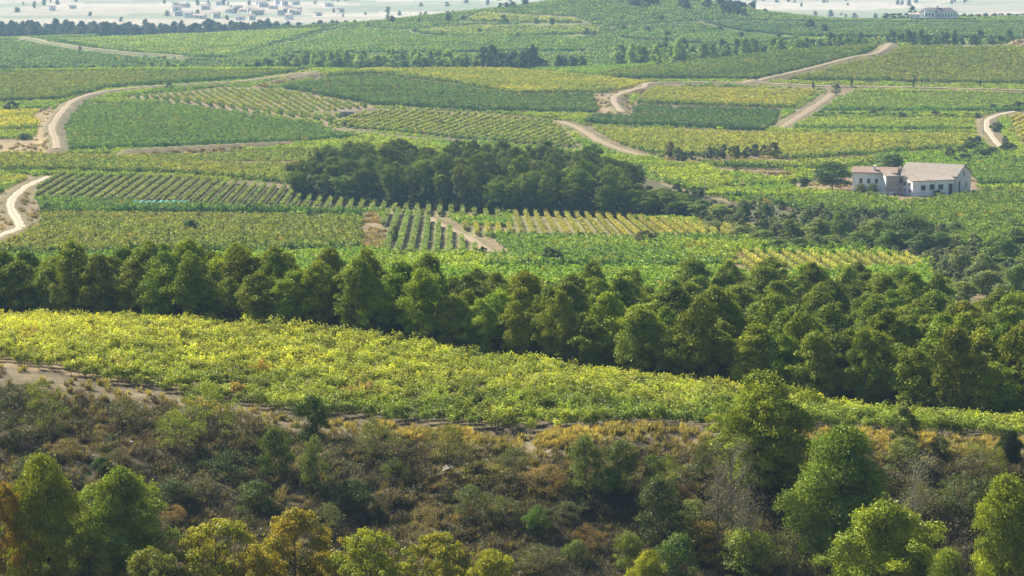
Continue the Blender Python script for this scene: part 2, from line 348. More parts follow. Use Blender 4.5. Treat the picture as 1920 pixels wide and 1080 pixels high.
# vineyard blocks: name, label, polygon in picture points, layer, tint, tint2 (noise), row direction (vanishing column or 'h' angle), rows as objects?
G_MID = (.115, .190, .026); G_YEL = (.22, .26, .030)
FIELDS = [
 # label, polygon, tint, second tint, row heading in degrees from depth axis (0 = away), layer
 ('green vineyard filling the gentle valley slopes between the named blocks', None, G_MID, G_YEL, 80, 'A'),
 ('olive brown vineyard with a lone bush in its middle', [(-200, 405), (250, 405), (430, 407), (690, 414), (676, 472), (640, 478), (-200, 488)], (.145, .155, .05), (.11, .145, .04), 84, 'A'),
 ('shaggy dark green strip of vines below the slanting rows', [(60, 374), (160, 372), (300, 384), (560, 395), (690, 400), (690, 411), (430, 405), (75, 405)], (.085, .135, .038), G_MID, 86, 'A'),
 ('dense dull green vineyard below the yellow trellised rows', [(905, 452), (970, 446), (1150, 449), (1400, 446), (1690, 478), (1400, 474), (1375, 508), (1100, 510), (900, 510)], (.09, .15, .036), G_YEL, 82, 'A'),
 ('dark green vineyard on the slope in front of the farmhouse', [(1310, 372), (1500, 372), (1610, 368), (1700, 382), (1830, 362), (2200, 352), (2200, 470), (1760, 470), (1700, 412), (1500, 400), (1440, 386)], (.09, .135, .034), (.12, .16, .034), 78, 'A'),
 ('small yellow green triangular vineyard beside the pine grove', [(1195, 318), (1330, 312), (1400, 350), (1310, 368), (1240, 345)], G_YEL, (.14, .18, .035), 75, 'A'),
 ('lime green vineyard strip behind the big farmyard tree', [(1210, 300), (1500, 305), (1640, 296), (1660, 312), (1560, 325), (1340, 318), (1300, 308)], (.16, .185, .04), G_YEL, 85, 'A'),
 ('golden autumn vineyard above the farmhouse', [(1095, 240), (1440, 252), (1840, 254), (1830, 282), (1640, 294), (1500, 304), (1290, 298), (1215, 292), (1150, 275)], (.215, .215, .045), (.16, .19, .045), 82, 'A'),
 ('narrow light green vineyard below the line of dark bushes', [(1495, 222), (1838, 224), (1840, 250), (1470, 246)], (.15, .19, .04), G_YEL, 86, 'A'),
 ('wide light green vineyard between the track and the dark bushes', [(1562, 176), (2100, 182), (2100, 208), (1840, 214), (1530, 213)], (.14, .18, .042), G_MID, 84, 'A'),
 ('dark green oblong vineyard beside the bare earth strip', [(1180, 199), (1470, 209), (1455, 244), (1430, 250), (1090, 236), (1100, 222)], (.050, .092, .030), (.07, .11, .034), 80, 'A'),
 ('yellow oblong vineyard above the dark green one', [(1215, 163), (1545, 171), (1490, 208), (1185, 198)], (.23, .22, .045), (.14, .175, .04), 84, 'A'),
 ('yellow green vineyard rising to the brown ridge bank', [(1450, 154), (1560, 126), (1700, 88), (2100, 88), (2100, 165)], (.165, .185, .044), (.12, .155, .04), 82, 'A'),
 ('dark green wedge of vineyard below the hazy ridge', [(1080, 150), (1200, 128), (1420, 102), (1690, 80), (1600, 112), (1420, 154)], (.075, .115, .034), (.12, .15, .04), 80, 'A'),
 ('dark green lower half of the domed vineyard', [(520, 168), (600, 150), (700, 142), (850, 160), (960, 180), (1200, 176), (1130, 190), (1125, 216), (900, 213), (700, 201)], (.075, .12, .034), (.055, .095, .03), 78, 'A'),
 ('bright yellow crest band of the domed vineyard', [(560, 152), (700, 129), (960, 131), (1100, 142), (1240, 158), (1200, 176), (960, 180), (850, 160), (700, 142)], (.27, .25, .04), (.13, .17, .036), 78, 'A'),
 ('yellow green vineyard of slanting rows below the domed vineyard', [(600, 236), (700, 206), (960, 219), (1048, 228), (1095, 285), (930, 272), (640, 244)], (.17, .19, .04), (.10, .145, .035), 12, 'A'),
 ('large uniform green vineyard inside the bend of the track', [(112, 288), (112, 238), (150, 196), (350, 198), (600, 236), (680, 262), (560, 272), (300, 282)], (.078, .135, .038), (.10, .155, .04), 80, 'A'),
 ('narrow yellow green vineyard with slanting rows above the large green one', [(210, 186), (420, 166), (520, 168), (700, 201), (620, 234), (350, 197)], (.155, .175, .038), (.09, .14, .036), -14, 'A'),
 ('strip of green vineyard along the ridge above the pale track', [(-200, 138), (590, 134), (470, 152), (200, 170), (120, 190), (-200, 205)], (.10, .14, .04), (.15, .16, .04), 84, 'A'),
 ('small bright yellow vineyard left of the pale track', [(-200, 208), (88, 208), (74, 246), (-200, 260)], (.30, .28, .045), (.15, .19, .04), 80, 'A'),
 ('long mottled green vineyard above the slanting trellised rows', [(-200, 286), (110, 292), (300, 294), (580, 284), (606, 292), (555, 352), (330, 332), (105, 326), (-200, 324)], (.12, .16, .038), (.20, .195, .045), 82, 'A'),
 ('tiny yellow vineyard above the white track', [(-200, 329), (62, 331), (30, 368), (-200, 372)], (.27, .26, .045), G_MID, 80, 'A'),
 ('green vineyard behind the barn', [(1815, 305), (2200, 288), (2200, 352), (1830, 352)], (.10, .15, .036), G_MID, 76, 'A'),
 ('golden vineyard of separate rows beyond the whitish curved track', [(1885, 216), (2100, 205), (2100, 285), (1915, 276)], (.26, .22, .05), G_YEL, 20, 'A'),
 ('hazy green vineyard covering the far hillside', None, (.105, .155, .05), (.085, .13, .045), 84, 'B'),
 ('hazy pale yellow vineyard strip near the hilltop', [(860, 42), (900, 24), (1080, 34), (1110, 46), (980, 46)], (.22, .23, .08), (.16, .19, .06), 84, 'B'),
 ('hazy light green vineyard under the hilltop strip', [(760, 58), (900, 48), (1130, 48), (1120, 66), (900, 74), (800, 68)], (.17, .20, .07), (.13, .18, .06), 82, 'B'),
 ('dusky green vineyard on the far hill below the white house', [(1300, 40), (1700, 44), (2200, 44), (2200, 80), (1500, 72), (1380, 60)], (.06, .10, .045), (.075, .12, .05), 84, 'B'),
 ('hazy light green vineyard above the thin straight track', [(70, 75), (400, 62), (640, 50), (520, 84), (430, 112), (345, 110), (220, 101)], (.12, .17, .05), (.15, .20, .05), 82, 'B'),
 ('hazy green vineyard behind the poplar wood', [(650, 51), (760, 58), (800, 68), (1120, 69), (1100, 100), (540, 104), (530, 84)], (.09, .15, .045), (.13, .18, .05), 70, 'B'),
 ('hazy bluish vineyard on the flank right of the hilltop strip', [(1140, 52), (1300, 42), (1380, 60), (1500, 74), (1400, 92), (1160, 74)], (.075, .125, .05), (.11, .16, .055), 76, 'B'),
 ('bluish green vineyard below the thin straight track', [(-200, 76), (40, 78), (220, 105), (345, 116), (460, 120), (430, 135), (-200, 138)], (.07, .12, .045), (.08, .13, .05), 84, 'B'),
]
# no vines here
NOVINE = [
 [(60, 215), (98, 200), (108, 235), (100, 290), (0, 288), (-200, 290), (-200, 262), (60, 262), (78, 240)],
 [(-200, 372), (30, 368), (50, 352), (62, 375), (82, 412), (60, 438), (-200, 470)],
 [(675, 402), (712, 402), (722, 430), (720, 474), (675, 474)],
 [(1374, 478), (1391, 478), (1391, 514), (1374, 514)],
 [(1335, 318), (1470, 322), (1500, 332), (1480, 338), (1400, 330)],
 [(1475, 346), (1600, 330), (1625, 318), (1812, 318), (1835, 352), (1818, 364), (1700, 379), (1610, 365), (1480, 358)],
 [(1110, 180), (1215, 158), (1220, 166), (1180, 185), (1190, 218), (1125, 219)],
 [(1705, 74), (2200, 74), (2200, 92), (1705, 88)],
 [(235, 291), (300, 285), (420, 278), (560, 270), (545, 277), (420, 288), (300, 293)],
 [(390, 307), (560, 306), (560, 312), (390, 312)],
 [(1240, 290), (1290, 296), (1460, 292), (1470, 304), (1250, 310)],
 [(1545, 170), (1560, 158), (1610, 168), (1585, 182), (1560, 186)],
 [(480, 160), (590, 138), (600, 142), (560, 155), (500, 166)],
 [(620, 210), (700, 203), (720, 206), (660, 218), (620, 218)],
]
GROVE = [(548, 372), (556, 318), (640, 290), (1000, 300), (1190, 330), (1240, 345), (1310, 368), (1420, 390), (1440, 412), (1300, 416), (1200, 412), (930, 402), (700, 386)]
SHRUBBELT = [(1300, 385), (1440, 384), (1500, 398), (1700, 410), (1780, 440), (1800, 470), (2200, 430), (2200, 560), (1780, 560), (1740, 495), (1690, 485), (1600, 470), (1440, 462), (1300, 420)]
ROWF = [
 ('slanting trellised vine row', [(52, 372), (105, 331), (330, 336), (560, 356), (700, 376), (945, 395), (945, 416), (700, 398), (560, 393), (300, 382)], 3.05, (.125, .175, .045), 'slanting vine rows below the mottled vineyard', 'green trellised vine row in the slanting block that runs below the pine grove', 1.0),
 ('upright vine row', [(716, 404), (735, 400), (805, 408), (905, 478), (724, 482)], 2.75, (.115, .185, .06), 'upright vine rows beside the bare patch', 'green trellised vine row in the upright block between the bare patch and the narrow track', 1.0),
 ('yellow vine row', [(950, 398), (1130, 408), (1420, 434), (1400, 446), (1150, 447), (955, 444), (880, 444), (860, 424), (930, 428), (962, 428)], 2.7, (.20, .215, .05), 'yellow vine rows under the pine grove', 'yellow green trellised vine row in the block just under the pine grove', .95),
 ('short vine row', [(1393, 478), (1722, 486), (1732, 505), (1393, 520)], 3.0, (.24, .27, .06), 'short vine rows behind the pine belt', 'bright yellow green vine row in the small block against the back of the pine belt', 1.0),
]
# ------------------------------------------------------------------ the ground sheet
def make_ground():
    s = np.concatenate([np.linspace(-3600, -1300, 60, endpoint=False), np.arange(-1300, 1300, 4.0), np.linspace(1300, 3600, 61)])
    D = np.concatenate([np.linspace(-300, 0, 8, endpoint=False), np.linspace(0, 190, 60, endpoint=False), 190*1.0036**np.arange(0, 745), np.geomspace(190*1.0036**745, 14500, 90)[1:]])
    SS, DD = np.meshgrid(s, D)
    X = SS*(np.abs(DD)+200)/5000; Z = height(X, DD)
    X = np.where(DD > 2700, X*np.clip(1+(DD-2700)/6000, 1, 3), X)
    V = np.stack([X, DD, Z], -1).reshape(-1, 3)
    nc = len(s); nr = len(D)
    i = np.arange(nr-1)[:, None]*nc+np.arange(nc-1)[None, :]
    Fq = np.stack([i, i+1, i+1+nc, i+nc], -1).reshape(-1, 4)
    x, y = V[:, 0], V[:, 1]; px, py = project(V)
    n1 = vnoise(x, y, 3.0, 11)[:, None]; n2 = vnoise(x, y, 18.0, 12)[:, None]
    soil = np.array([.20, .145, .095]); grass = np.array([.13, .12, .05]); dry = np.array([.19, .155, .10]); dark = np.array([.055, .047, .034])
    c = soil*(1-.55*n2)+grass*.55*n2
    lay = (y < 2150)
    bank = (y < 264)&(y > 120)
    cb = dark*(1-n1*.8)+dry*.8*n1; cb = cb*(1-.5*n2)+np.array([.10, .08, .045])*.5*n2
    c = np.where(bank[:, None], cb, c)
    # crest strip bare below the sunlit vineyard
    a = np.clip(x/np.maximum(y, 60)*F+960, 0, 1920)
    edge = np.interp(a, cols, DS[8])
    wl_ = np.interp(a, [0, 500, 800, 1920], [2.9, 2.7, 2.0, 2.0]); strip = np.exp(-(np.abs(y-edge+wl_*.45)/wl_)**3)*((y > 150)&(y < 400))
    c = c*(1-strip[:, None])+np.array([.165, .135, .085])*(.55+.6*n1)*strip[:, None]
    A = (y > 480)&(y < 1460)
    for k in NOVINE[:7]+NOVINE[8:]:
        m = inpoly(px, py, k)&A
        c[m] = (np.array([.20, .14, .095])*(1-.5*n2)+np.array([.17, .14, .07])*.5*n2)[m]
    m = inpoly(px, py, NOVINE[7])&(y > 1200)&(y < 1500); c[m] = (np.array([.20, .15, .11])*(.7+.5*n1))[m]
    m = inpoly(px, py, NOVINE[0])&A; c[m] = (np.array([.24, .18, .10])*(.7+.5*n1))[m]
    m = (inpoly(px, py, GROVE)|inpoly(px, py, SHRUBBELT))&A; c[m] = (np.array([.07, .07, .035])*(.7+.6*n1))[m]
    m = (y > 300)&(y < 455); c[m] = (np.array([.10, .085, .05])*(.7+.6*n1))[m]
    m0 = (y > 480)&(y < 2200)
    for L, wd_, in [(L_, w_) for L_, w_ in TLINES]+[(L_, 2.0) for L_, h_ in BLINES]:
        mm = m0&(x > L[:, 0].min()-12)&(x < L[:, 0].max()+12)&(y > L[:, 1].min()-12)&(y < L[:, 1].max()+12)
        if mm.any():
            d = dist_to_line(x[mm], y[mm], L); w1 = np.clip(1.3-(d-wd_*.5)/3.0, 0, 1)[:, None]
            c[mm] = c[mm]*(1-w1)+(np.array([.15, .115, .07])*(1-.8*n1[mm])+np.array([.10, .105, .04])*.8*n1[mm])*w1
    for r_ in ROWF:
        m = inpoly(px, py, r_[1])&A; c[m] = (np.array([.16, .15, .065])*(.75+.5*n1))[m]
    m = (y > 1420)&(y < 2200); c[m] = (np.array([.11, .115, .05])*(.75+.5*n1))[m]
    # the far plain: a patchwork of pale stubble, bare and green plots
    P = y > 2150
    xr = x+.35*y; yr = y-.2*x
    row = np.floor(yr/150); off = (row*0.618) % 1.0
    cell = np.floor(xr/420+off*3); hsh = ((cell*12.9898+row*78.233) % 7.13)/7.13
    pal = np.array([[.34, .30, .24], [.29, .27, .21], [.24, .25, .17], [.38, .34, .28], [.20, .22, .15], [.31, .28, .22]])*.85
    k = np.clip((hsh*6).astype(int), 0, 5); c[P] = pal[k][P]
    V4 = np.concatenate([np.clip(c, 0, 1), np.ones((len(c), 1))], 1)
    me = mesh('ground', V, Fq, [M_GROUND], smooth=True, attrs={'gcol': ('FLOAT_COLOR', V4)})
    tag(link('ground', me), 'rolling ground of soil and dry grass under the vineyards and scrub', None, kind='structure')
make_ground()
def make_track(nm, lab, P, wd, br, rng):
    L = smooth_line(P, 2.5 if P[0][1] < 1300 else 5.0); n = len(L)
    T = np.gradient(L, axis=0); T /= np.linalg.norm(T, axis=1)[:, None]; Nn = np.stack([-T[:, 1], T[:, 0]], 1)
    wl = wd*(.7+.6*vnoise(np.arange(n)*3.0, np.zeros(n), 8.0, 2)); wl2 = wd*(.7+.6*vnoise(np.arange(n)*3.0, np.ones(n)*50, 8.0, 3))
    u = np.array([-1, -.6, -.25, 0, .25, .6, 1]); V = []; ac = []; b = []
    for k in u:
        q = L+Nn*(k*.5*(wl if k < 0 else wl2))[:, None]
        V.append(np.stack([q[:, 0], q[:, 1], height(q[:, 0], q[:, 1])+(.16 if abs(k) < .9 else .02)], 1)); ac.append(np.full(n, .9 if k == 0 else (.62 if abs(k) > .9 else 0.0))); b.append(np.full(n, br if abs(k) < .9 else br*.3))
    m = len(u); V = np.stack(V, 1).reshape(-1, 3); i = (np.arange(n-1)[:, None]*m+np.arange(m-1)[None, :]).reshape(-1)
    Fq = np.stack([i, i+1, i+1+m, i+m], 1)
    me = mesh(nm, V, Fq, [M_ROAD], smooth=True, attrs={'across': ('FLOAT', np.stack(ac, 1).ravel()), 'bright': ('FLOAT', np.stack(b, 1).ravel())})
    tag(link(nm, me), lab, None, kind='structure')
rng0 = np.random.default_rng(5)
for (nm, lab, pts, wd, br), (P, _w) in zip(TRACKS, WORLD_TRACKS): make_track(nm, lab, P, wd, br, rng0)
# ------------------------------------------------------------------ plant builders (shared mesh data)
def puffs(rng, centers, radii, per, size, aspect=.6, rand=.8, flat=.8, shell=.5):
    C = []; Nn = []; lv = []
    for c, r in zip(centers, radii):
        k = max(6, int(per*(r/np.mean(radii))**2))
        d = rng.normal(size=(k, 3)); d /= np.linalg.norm(d, axis=1)[:, None]
        d[:, 2] = np.where(d[:, 2] < -.3, -d[:, 2]*.6, d[:, 2])
        rr = r*(shell+(1-shell)*rng.random(k)**.6)*(1+.18*rng.normal(size=k))
        p = c+d*rr[:, None]*np.array([1, 1, flat])
        C.append(p); Nn.append(d); base = rng.random()*.5
        lv.append(np.clip(base+.5*rng.random(k), 0, 1))
    C = np.concatenate(C); Nn = np.concatenate(Nn); lv = np.concatenate(lv)
    V, Fq = cards(rng, C, Nn, size*(.7+.6*rng.random(len(C))), aspect, rand)
    return V, Fq, np.repeat(lv, 4)
def env_pine(z): return np.interp(z, [0, .12, .3, .5, .7, .85, 1.0], [.55, .8, 1.0, .92, .7, .45, .12])
def env_full(z): return np.interp(z, [0, .15, .35, .6, .78, .9, 1.0], [.5, .85, 1.0, .95, .78, .55, .25])
def env_tall(z): return np.interp(z, [0, .15, .4, .65, .85, 1.0], [.35, .7, 1.0, .9, .6, .2])
def env_round(z): return np.interp(z, [0, .15, .4, .65, .85, 1.0], [.6, .85, 1.0, .93, .7, .3])
def env_umb(z): return np.interp(z, [0, .3, .5, .75, .9, 1.0], [.25, .55, .85, 1.0, .8, .35])
def make_tree(seed, name, h, wdt, z0, env, npuff, per, leaf, mat, bark, prad=.13, trunk_r=.16, flat=.8, rand=.42, aspect=.6, multi=1, lean=.03):
    rng = np.random.default_rng(seed)
    tops = Tubes(); bend = rng.normal(size=2)*lean*h
    def axis(z): return np.array([bend[0]*(z/h)**2, bend[1]*(z/h)**2, z])
    zs = np.linspace(-.4, h*.93, 9); k = 0
    if multi == 1:
        tops.add([axis(max(z, 0)) if z >= 0 else np.array([0, 0, z]) for z in zs], trunk_r*(1-.92*np.linspace(0, 1, 9)**.9), 7)
    cs = []; rs = []
    for i in range(npuff):
        zf = (i+rng.random())/npuff; zf = zf**.9; z = h*(z0+(1-z0)*zf*.94)
        R_ = wdt*.5*env(zf); an = i*2.399+rng.normal()*.5
        pr = prad*h*(.5+.95*rng.random())*(0.55+.45*env(zf))
        rr = max(0.0, R_-pr*.75)*math.sqrt(.12+.88*rng.random())*(1+.24*rng.normal())
        c = axis(z)+np.array([math.cos(an)*rr, math.sin(an)*rr, 0]); cs.append(c); rs.append(pr)
        if multi == 1:
            zb = max(h*.08, z-rr*.55-.1*h*rng.random()); b = axis(zb); mid = (b+c)/2+np.array([0, 0, .04*h*rng.normal()-.02*h])
            tops.add([b, mid, c], [trunk_r*.30*(1-.6*zf), trunk_r*.2*(1-.6*zf), trunk_r*.05], 4)
        elif i % 2 == 0:
            b = rng.normal(size=3)*np.array([.06, .06, 0])*wdt; tops.add([b-np.array([0, 0, .2]), (b+c)*.5+rng.normal(size=3)*.04*h, c], [trunk_r*.6, trunk_r*.4, trunk_r*.08], 4)
    cs.append(axis(h-prad*h*.45)); rs.append(prad*h*.6)
    V, Fq, lv = puffs(rng, np.array(cs), np.array(rs), per, leaf, aspect, rand, flat)
    crown = mesh(name+'_crown', V, Fq, [mat], attrs={'lv': ('FLOAT', lv)})
    return crown, tops.mesh(name+'_trunk', bark), h
PINES = [make_tree(100+i, 'pine', 9.5, 6.3, .10, [env_round, env_full, env_round][i % 3], 54, 230, .29, M_NEEDLE, M_BARK, prad=.092, trunk_r=.17, flat=1.0, rand=.6) for i in range(8)]
FPINES = [make_tree(140+i, 'near_pine', 12.0, 8.2, .08, [env_full, env_round, env_full][i], 130, 300, .25, M_NEEDLE, M_BARK, prad=.080, trunk_r=.2, aspect=.45, flat=1.1, rand=.6) for i in range(3)]
GPINES = [make_tree(180+i, 'grove_pine', 12.0, 7.5, .30, [env_umb, env_round, env_umb][i % 3], 30, 150, .38, M_NEEDLE, M_BARK, prad=.105, trunk_r=.2) for i in range(6)]
BROADS = [make_tree(200+i, 'broadleaf', 8.0, 7.6, .15, env_round, 34, 150, .36, M_LEAF, M_BARK, prad=.14, trunk_r=.16) for i in range(4)]
FBROADS = [make_tree(220+i, 'near_broadleaf', 8.0, 8.6, .12, env_round, 90, 210, .19, M_LEAF, M_BARK, prad=.085, trunk_r=.15, aspect=.7) for i in range(4)]
BUSHES = [make_tree(240+i, 'bush', 3.0, 3.8, .05, env_round, 22, 210, .13, M_LEAF, M_BARK, prad=.19, trunk_r=.05, multi=3, flat=.9) for i in range(4)]
SPARSE = [make_tree(260+i, 'sparse', 3.2, 4.0, .05, env_round, 26, 90, .12, M_LEAF, M_BARK, prad=.17, trunk_r=.045, multi=3, flat=.95, rand=1.4) for i in range(3)]
MIDBUSH = [make_tree(280+i, 'mid_bush', 3.0, 3.8, .03, env_round, 14, 80, .38, M_LEAF, M_BARK, prad=.2, trunk_r=.08, multi=3) for i in range(3)]
FARTREE = [make_tree(300+i, 'far_tree', 9.0, 8.5, .05, env_round, 18, 70, .85, M_LEAF, M_BARK, prad=.17, trunk_r=.2) for i in range(4)]
POPLAR = [make_tree(320+i, 'poplar', 12.0, 5.0, .05, env_tall, 22, 80, .75, M_LEAF, M_BARK, prad=.10, trunk_r=.2) for i in range(3)]
CYP = make_tree(340, 'cypress', 6.0, 1.3, .02, env_tall, 16, 70, .25, M_NEEDLE, M_BARK, prad=.085, trunk_r=.1, flat=1.4)
TINTK = np.array([1.16, 1.22, .72])
def plant(name, kit, loc, h, wdt, tint, label, cat, group=None, rot=None, rng=rng0, names=('trunk', 'crown')):
    crown, trunk, h0 = kit; sz = h/h0
    wx = wdt
    r = empty(name, loc, rng.random()*6.28 if rot is None else rot, (wx, wx, sz)); tag(r, label, cat, group)
    link(names[0], trunk, r)
    link(names[1], crown, r, tint=np.array(tint)*TINTK)
    return r
def jit(t, rng, a=.15):
    t = np.array(t); return t*np.clip(1+a*rng.normal(), .5, 1.6)*np.array([1+.35*a*rng.normal(), 1, 1+.1*rng.normal()])
# ---- vines
def make_vine(seed, hgt, wx, nshoot, nleaf, leaf, infill, wy=.45, arch=1.0, name='vine', trunkr=.035):
    rng = np.random.default_rng(seed); C = []; lv = []; Nn = []
    for i in range(nshoot):
        an = rng.random()*6.28; ln = .55+.7*rng.random(); x0 = (rng.random()-.5)*wx*.7
        s = np.linspace(.1, 1, nleaf); up = hgt*(.50+.5*rng.random())
        hx = np.cos(an)*ln*wx*.5*s; hy = np.sin(an)*ln*wy*1.2*s
        z = hgt*.45+(up-hgt*.45+.15)*np.sin(s*math.pi*(.5+.25*arch*rng.random()))
        p = np.stack([x0+hx, hy, z], 1)+rng.normal(size=(nleaf, 3))*.05*wx; C.append(p)
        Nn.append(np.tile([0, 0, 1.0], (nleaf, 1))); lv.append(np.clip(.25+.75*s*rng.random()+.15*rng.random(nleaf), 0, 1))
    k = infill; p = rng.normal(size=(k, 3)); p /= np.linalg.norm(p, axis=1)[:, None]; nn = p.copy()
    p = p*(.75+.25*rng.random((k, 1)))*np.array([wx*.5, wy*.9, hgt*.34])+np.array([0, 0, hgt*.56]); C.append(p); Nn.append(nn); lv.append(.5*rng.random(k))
    C = np.concatenate(C); V, Fq = cards(rng, C, np.concatenate(Nn), leaf*(.7+.6*rng.random(len(C))), .8, .45)
    fol = mesh(name+'_foliage', V, Fq, [M_LEAF], attrs={'lv': ('FLOAT', np.repeat(np.concatenate(lv), 4))})
    t = Tubes(); t.add([(0, 0, -.2), (.04, .02, .25), (-.03, 0, .6), (.05, 0, .8)], [trunkr*1.2, trunkr, trunkr*.9, trunkr*.6], 5)
    t.add([(-.03, 0, .55), (-wx*.25, 0, .7), (-wx*.42, .03, .8)], [trunkr*.7, trunkr*.5, trunkr*.3], 4); t.add([(-.03, 0, .55), (wx*.25, 0, .72), (wx*.42, -.03, .8)], [trunkr*.7, trunkr*.5, trunkr*.3], 4)
    return fol, t.mesh(name+'_trunk', M_BARK)
VN = [make_vine(400+i, 1.5, 1.7, 20, 14, .18, 170, wy=.52, name='near_vine') for i in range(5)]
VM = [make_vine(420+i, 1.5, 1.9, 7, 5, .40, 46, wy=.62, name='mid_vine', trunkr=.05) for i in range(4)]
VF = [make_vine(440+i, 1.5, 2.9, 5, 4, .75, 26, wy=.9, name='far_vine', trunkr=.05) for i in range(3)]
# ------------------------------------------------------------------ scatter through geometry nodes (stuff only)
def scatter(name, label, P, rot, scale, tint, protos, idx=None, cat=None):
    n = len(P)
    if idx is None: idx = np.random.default_rng(len(P)).integers(0, len(protos), n)
    base = P.mean(0)
    me = mesh(name, P-base, np.zeros((0, 3), int), [], attrs={'rot': ('FLOAT_VECTOR', rot), 'scl': ('FLOAT_VECTOR', scale), 'tint': ('FLOAT_VECTOR', tint), 'pick': ('INT', idx)})
    o = link(name, me, loc=base); tag(o, label, cat, kind='stuff')
    key = 'scatter_'+protos[0].name
    ng = bpy.data.node_groups.get(key)
    if ng is None:
        ng = bpy.data.node_groups.new(key, 'GeometryNodeTree')
        ng.interface.new_socket('Geometry', in_out='INPUT', socket_type='NodeSocketGeometry'); ng.interface.new_socket('Geometry', in_out='OUTPUT', socket_type='NodeSocketGeometry')
        gi = ng.nodes.new('NodeGroupInput'); go = ng.nodes.new('NodeGroupOutput'); ip = ng.nodes.new('GeometryNodeInstanceOnPoints'); jn = ng.nodes.new('GeometryNodeJoinGeometry')
        for m in protos:
            ob = bpy.data.objects.new(m.name+'_source', m)
            oi = ng.nodes.new('GeometryNodeObjectInfo'); oi.inputs['Object'].default_value = ob; oi.inputs['As Instance'].default_value = False
            gt = ng.nodes.new('GeometryNodeGeometryToInstance'); ng.links.new(oi.outputs['Geometry'], gt.inputs[0]); ng.links.new(gt.outputs[0], jn.inputs[0])
        def attr(k, ty):
            a = ng.nodes.new('GeometryNodeInputNamedAttribute'); a.data_type = ty; a.inputs['Name'].default_value = k; return a.outputs[0]
        er = ng.nodes.new('FunctionNodeEulerToRotation')
        ng.links.new(attr('rot', 'FLOAT_VECTOR'), er.inputs[0]); ng.links.new(er.outputs[0], ip.inputs['Rotation'])
        ng.links.new(attr('scl', 'FLOAT_VECTOR'), ip.inputs['Scale']); ng.links.new(attr('pick', 'INT'), ip.inputs['Instance Index'])
        ip.inputs['Pick Instance'].default_value = True
        ng.links.new(gi.outputs[0], ip.inputs['Points']); ng.links.new(jn.outputs[0], ip.inputs['Instance']); ng.links.new(ip.outputs[0], go.inputs[0])
    md = o.modifiers.new('scatter', 'NODES'); md.node_group = ng
    return o
# join foliage and trunk into one mesh for scattered copies
def joined(kit, name):
    a, b = kit[0], kit[1]; V = []; Fs = []; mi = []; off = 0
    va = np.empty(len(a.vertices)*3, np.float32); a.vertices.foreach_get('co', va); vb = np.empty(len(b.vertices)*3, np.float32); b.vertices.foreach_get('co', vb)
    fa = np.empty(len(a.loops), np.int32); a.loops.foreach_get('vertex_index', fa); fb = np.empty(len(b.loops), np.int32); b.loops.foreach_get('vertex_index', fb)
    lv = np.empty(len(a.vertices), np.float32); a.attributes['lv'].data.foreach_get('value', lv)
    V = np.concatenate([va.reshape(-1, 3), vb.reshape(-1, 3)]); Fq = np.concatenate([fa.reshape(-1, 4), fb.reshape(-1, 4)+len(a.vertices)])
    mi = np.concatenate([np.zeros(len(a.polygons)), np.ones(len(b.polygons))])
    return mesh(name, V, Fq, [a.materials[0], b.materials[0]], mi, attrs={'lv': ('FLOAT', np.concatenate([lv, np.zeros(len(b.vertices))]))})
VNJ = [joined(v, 'vine_plant') for v in VN]
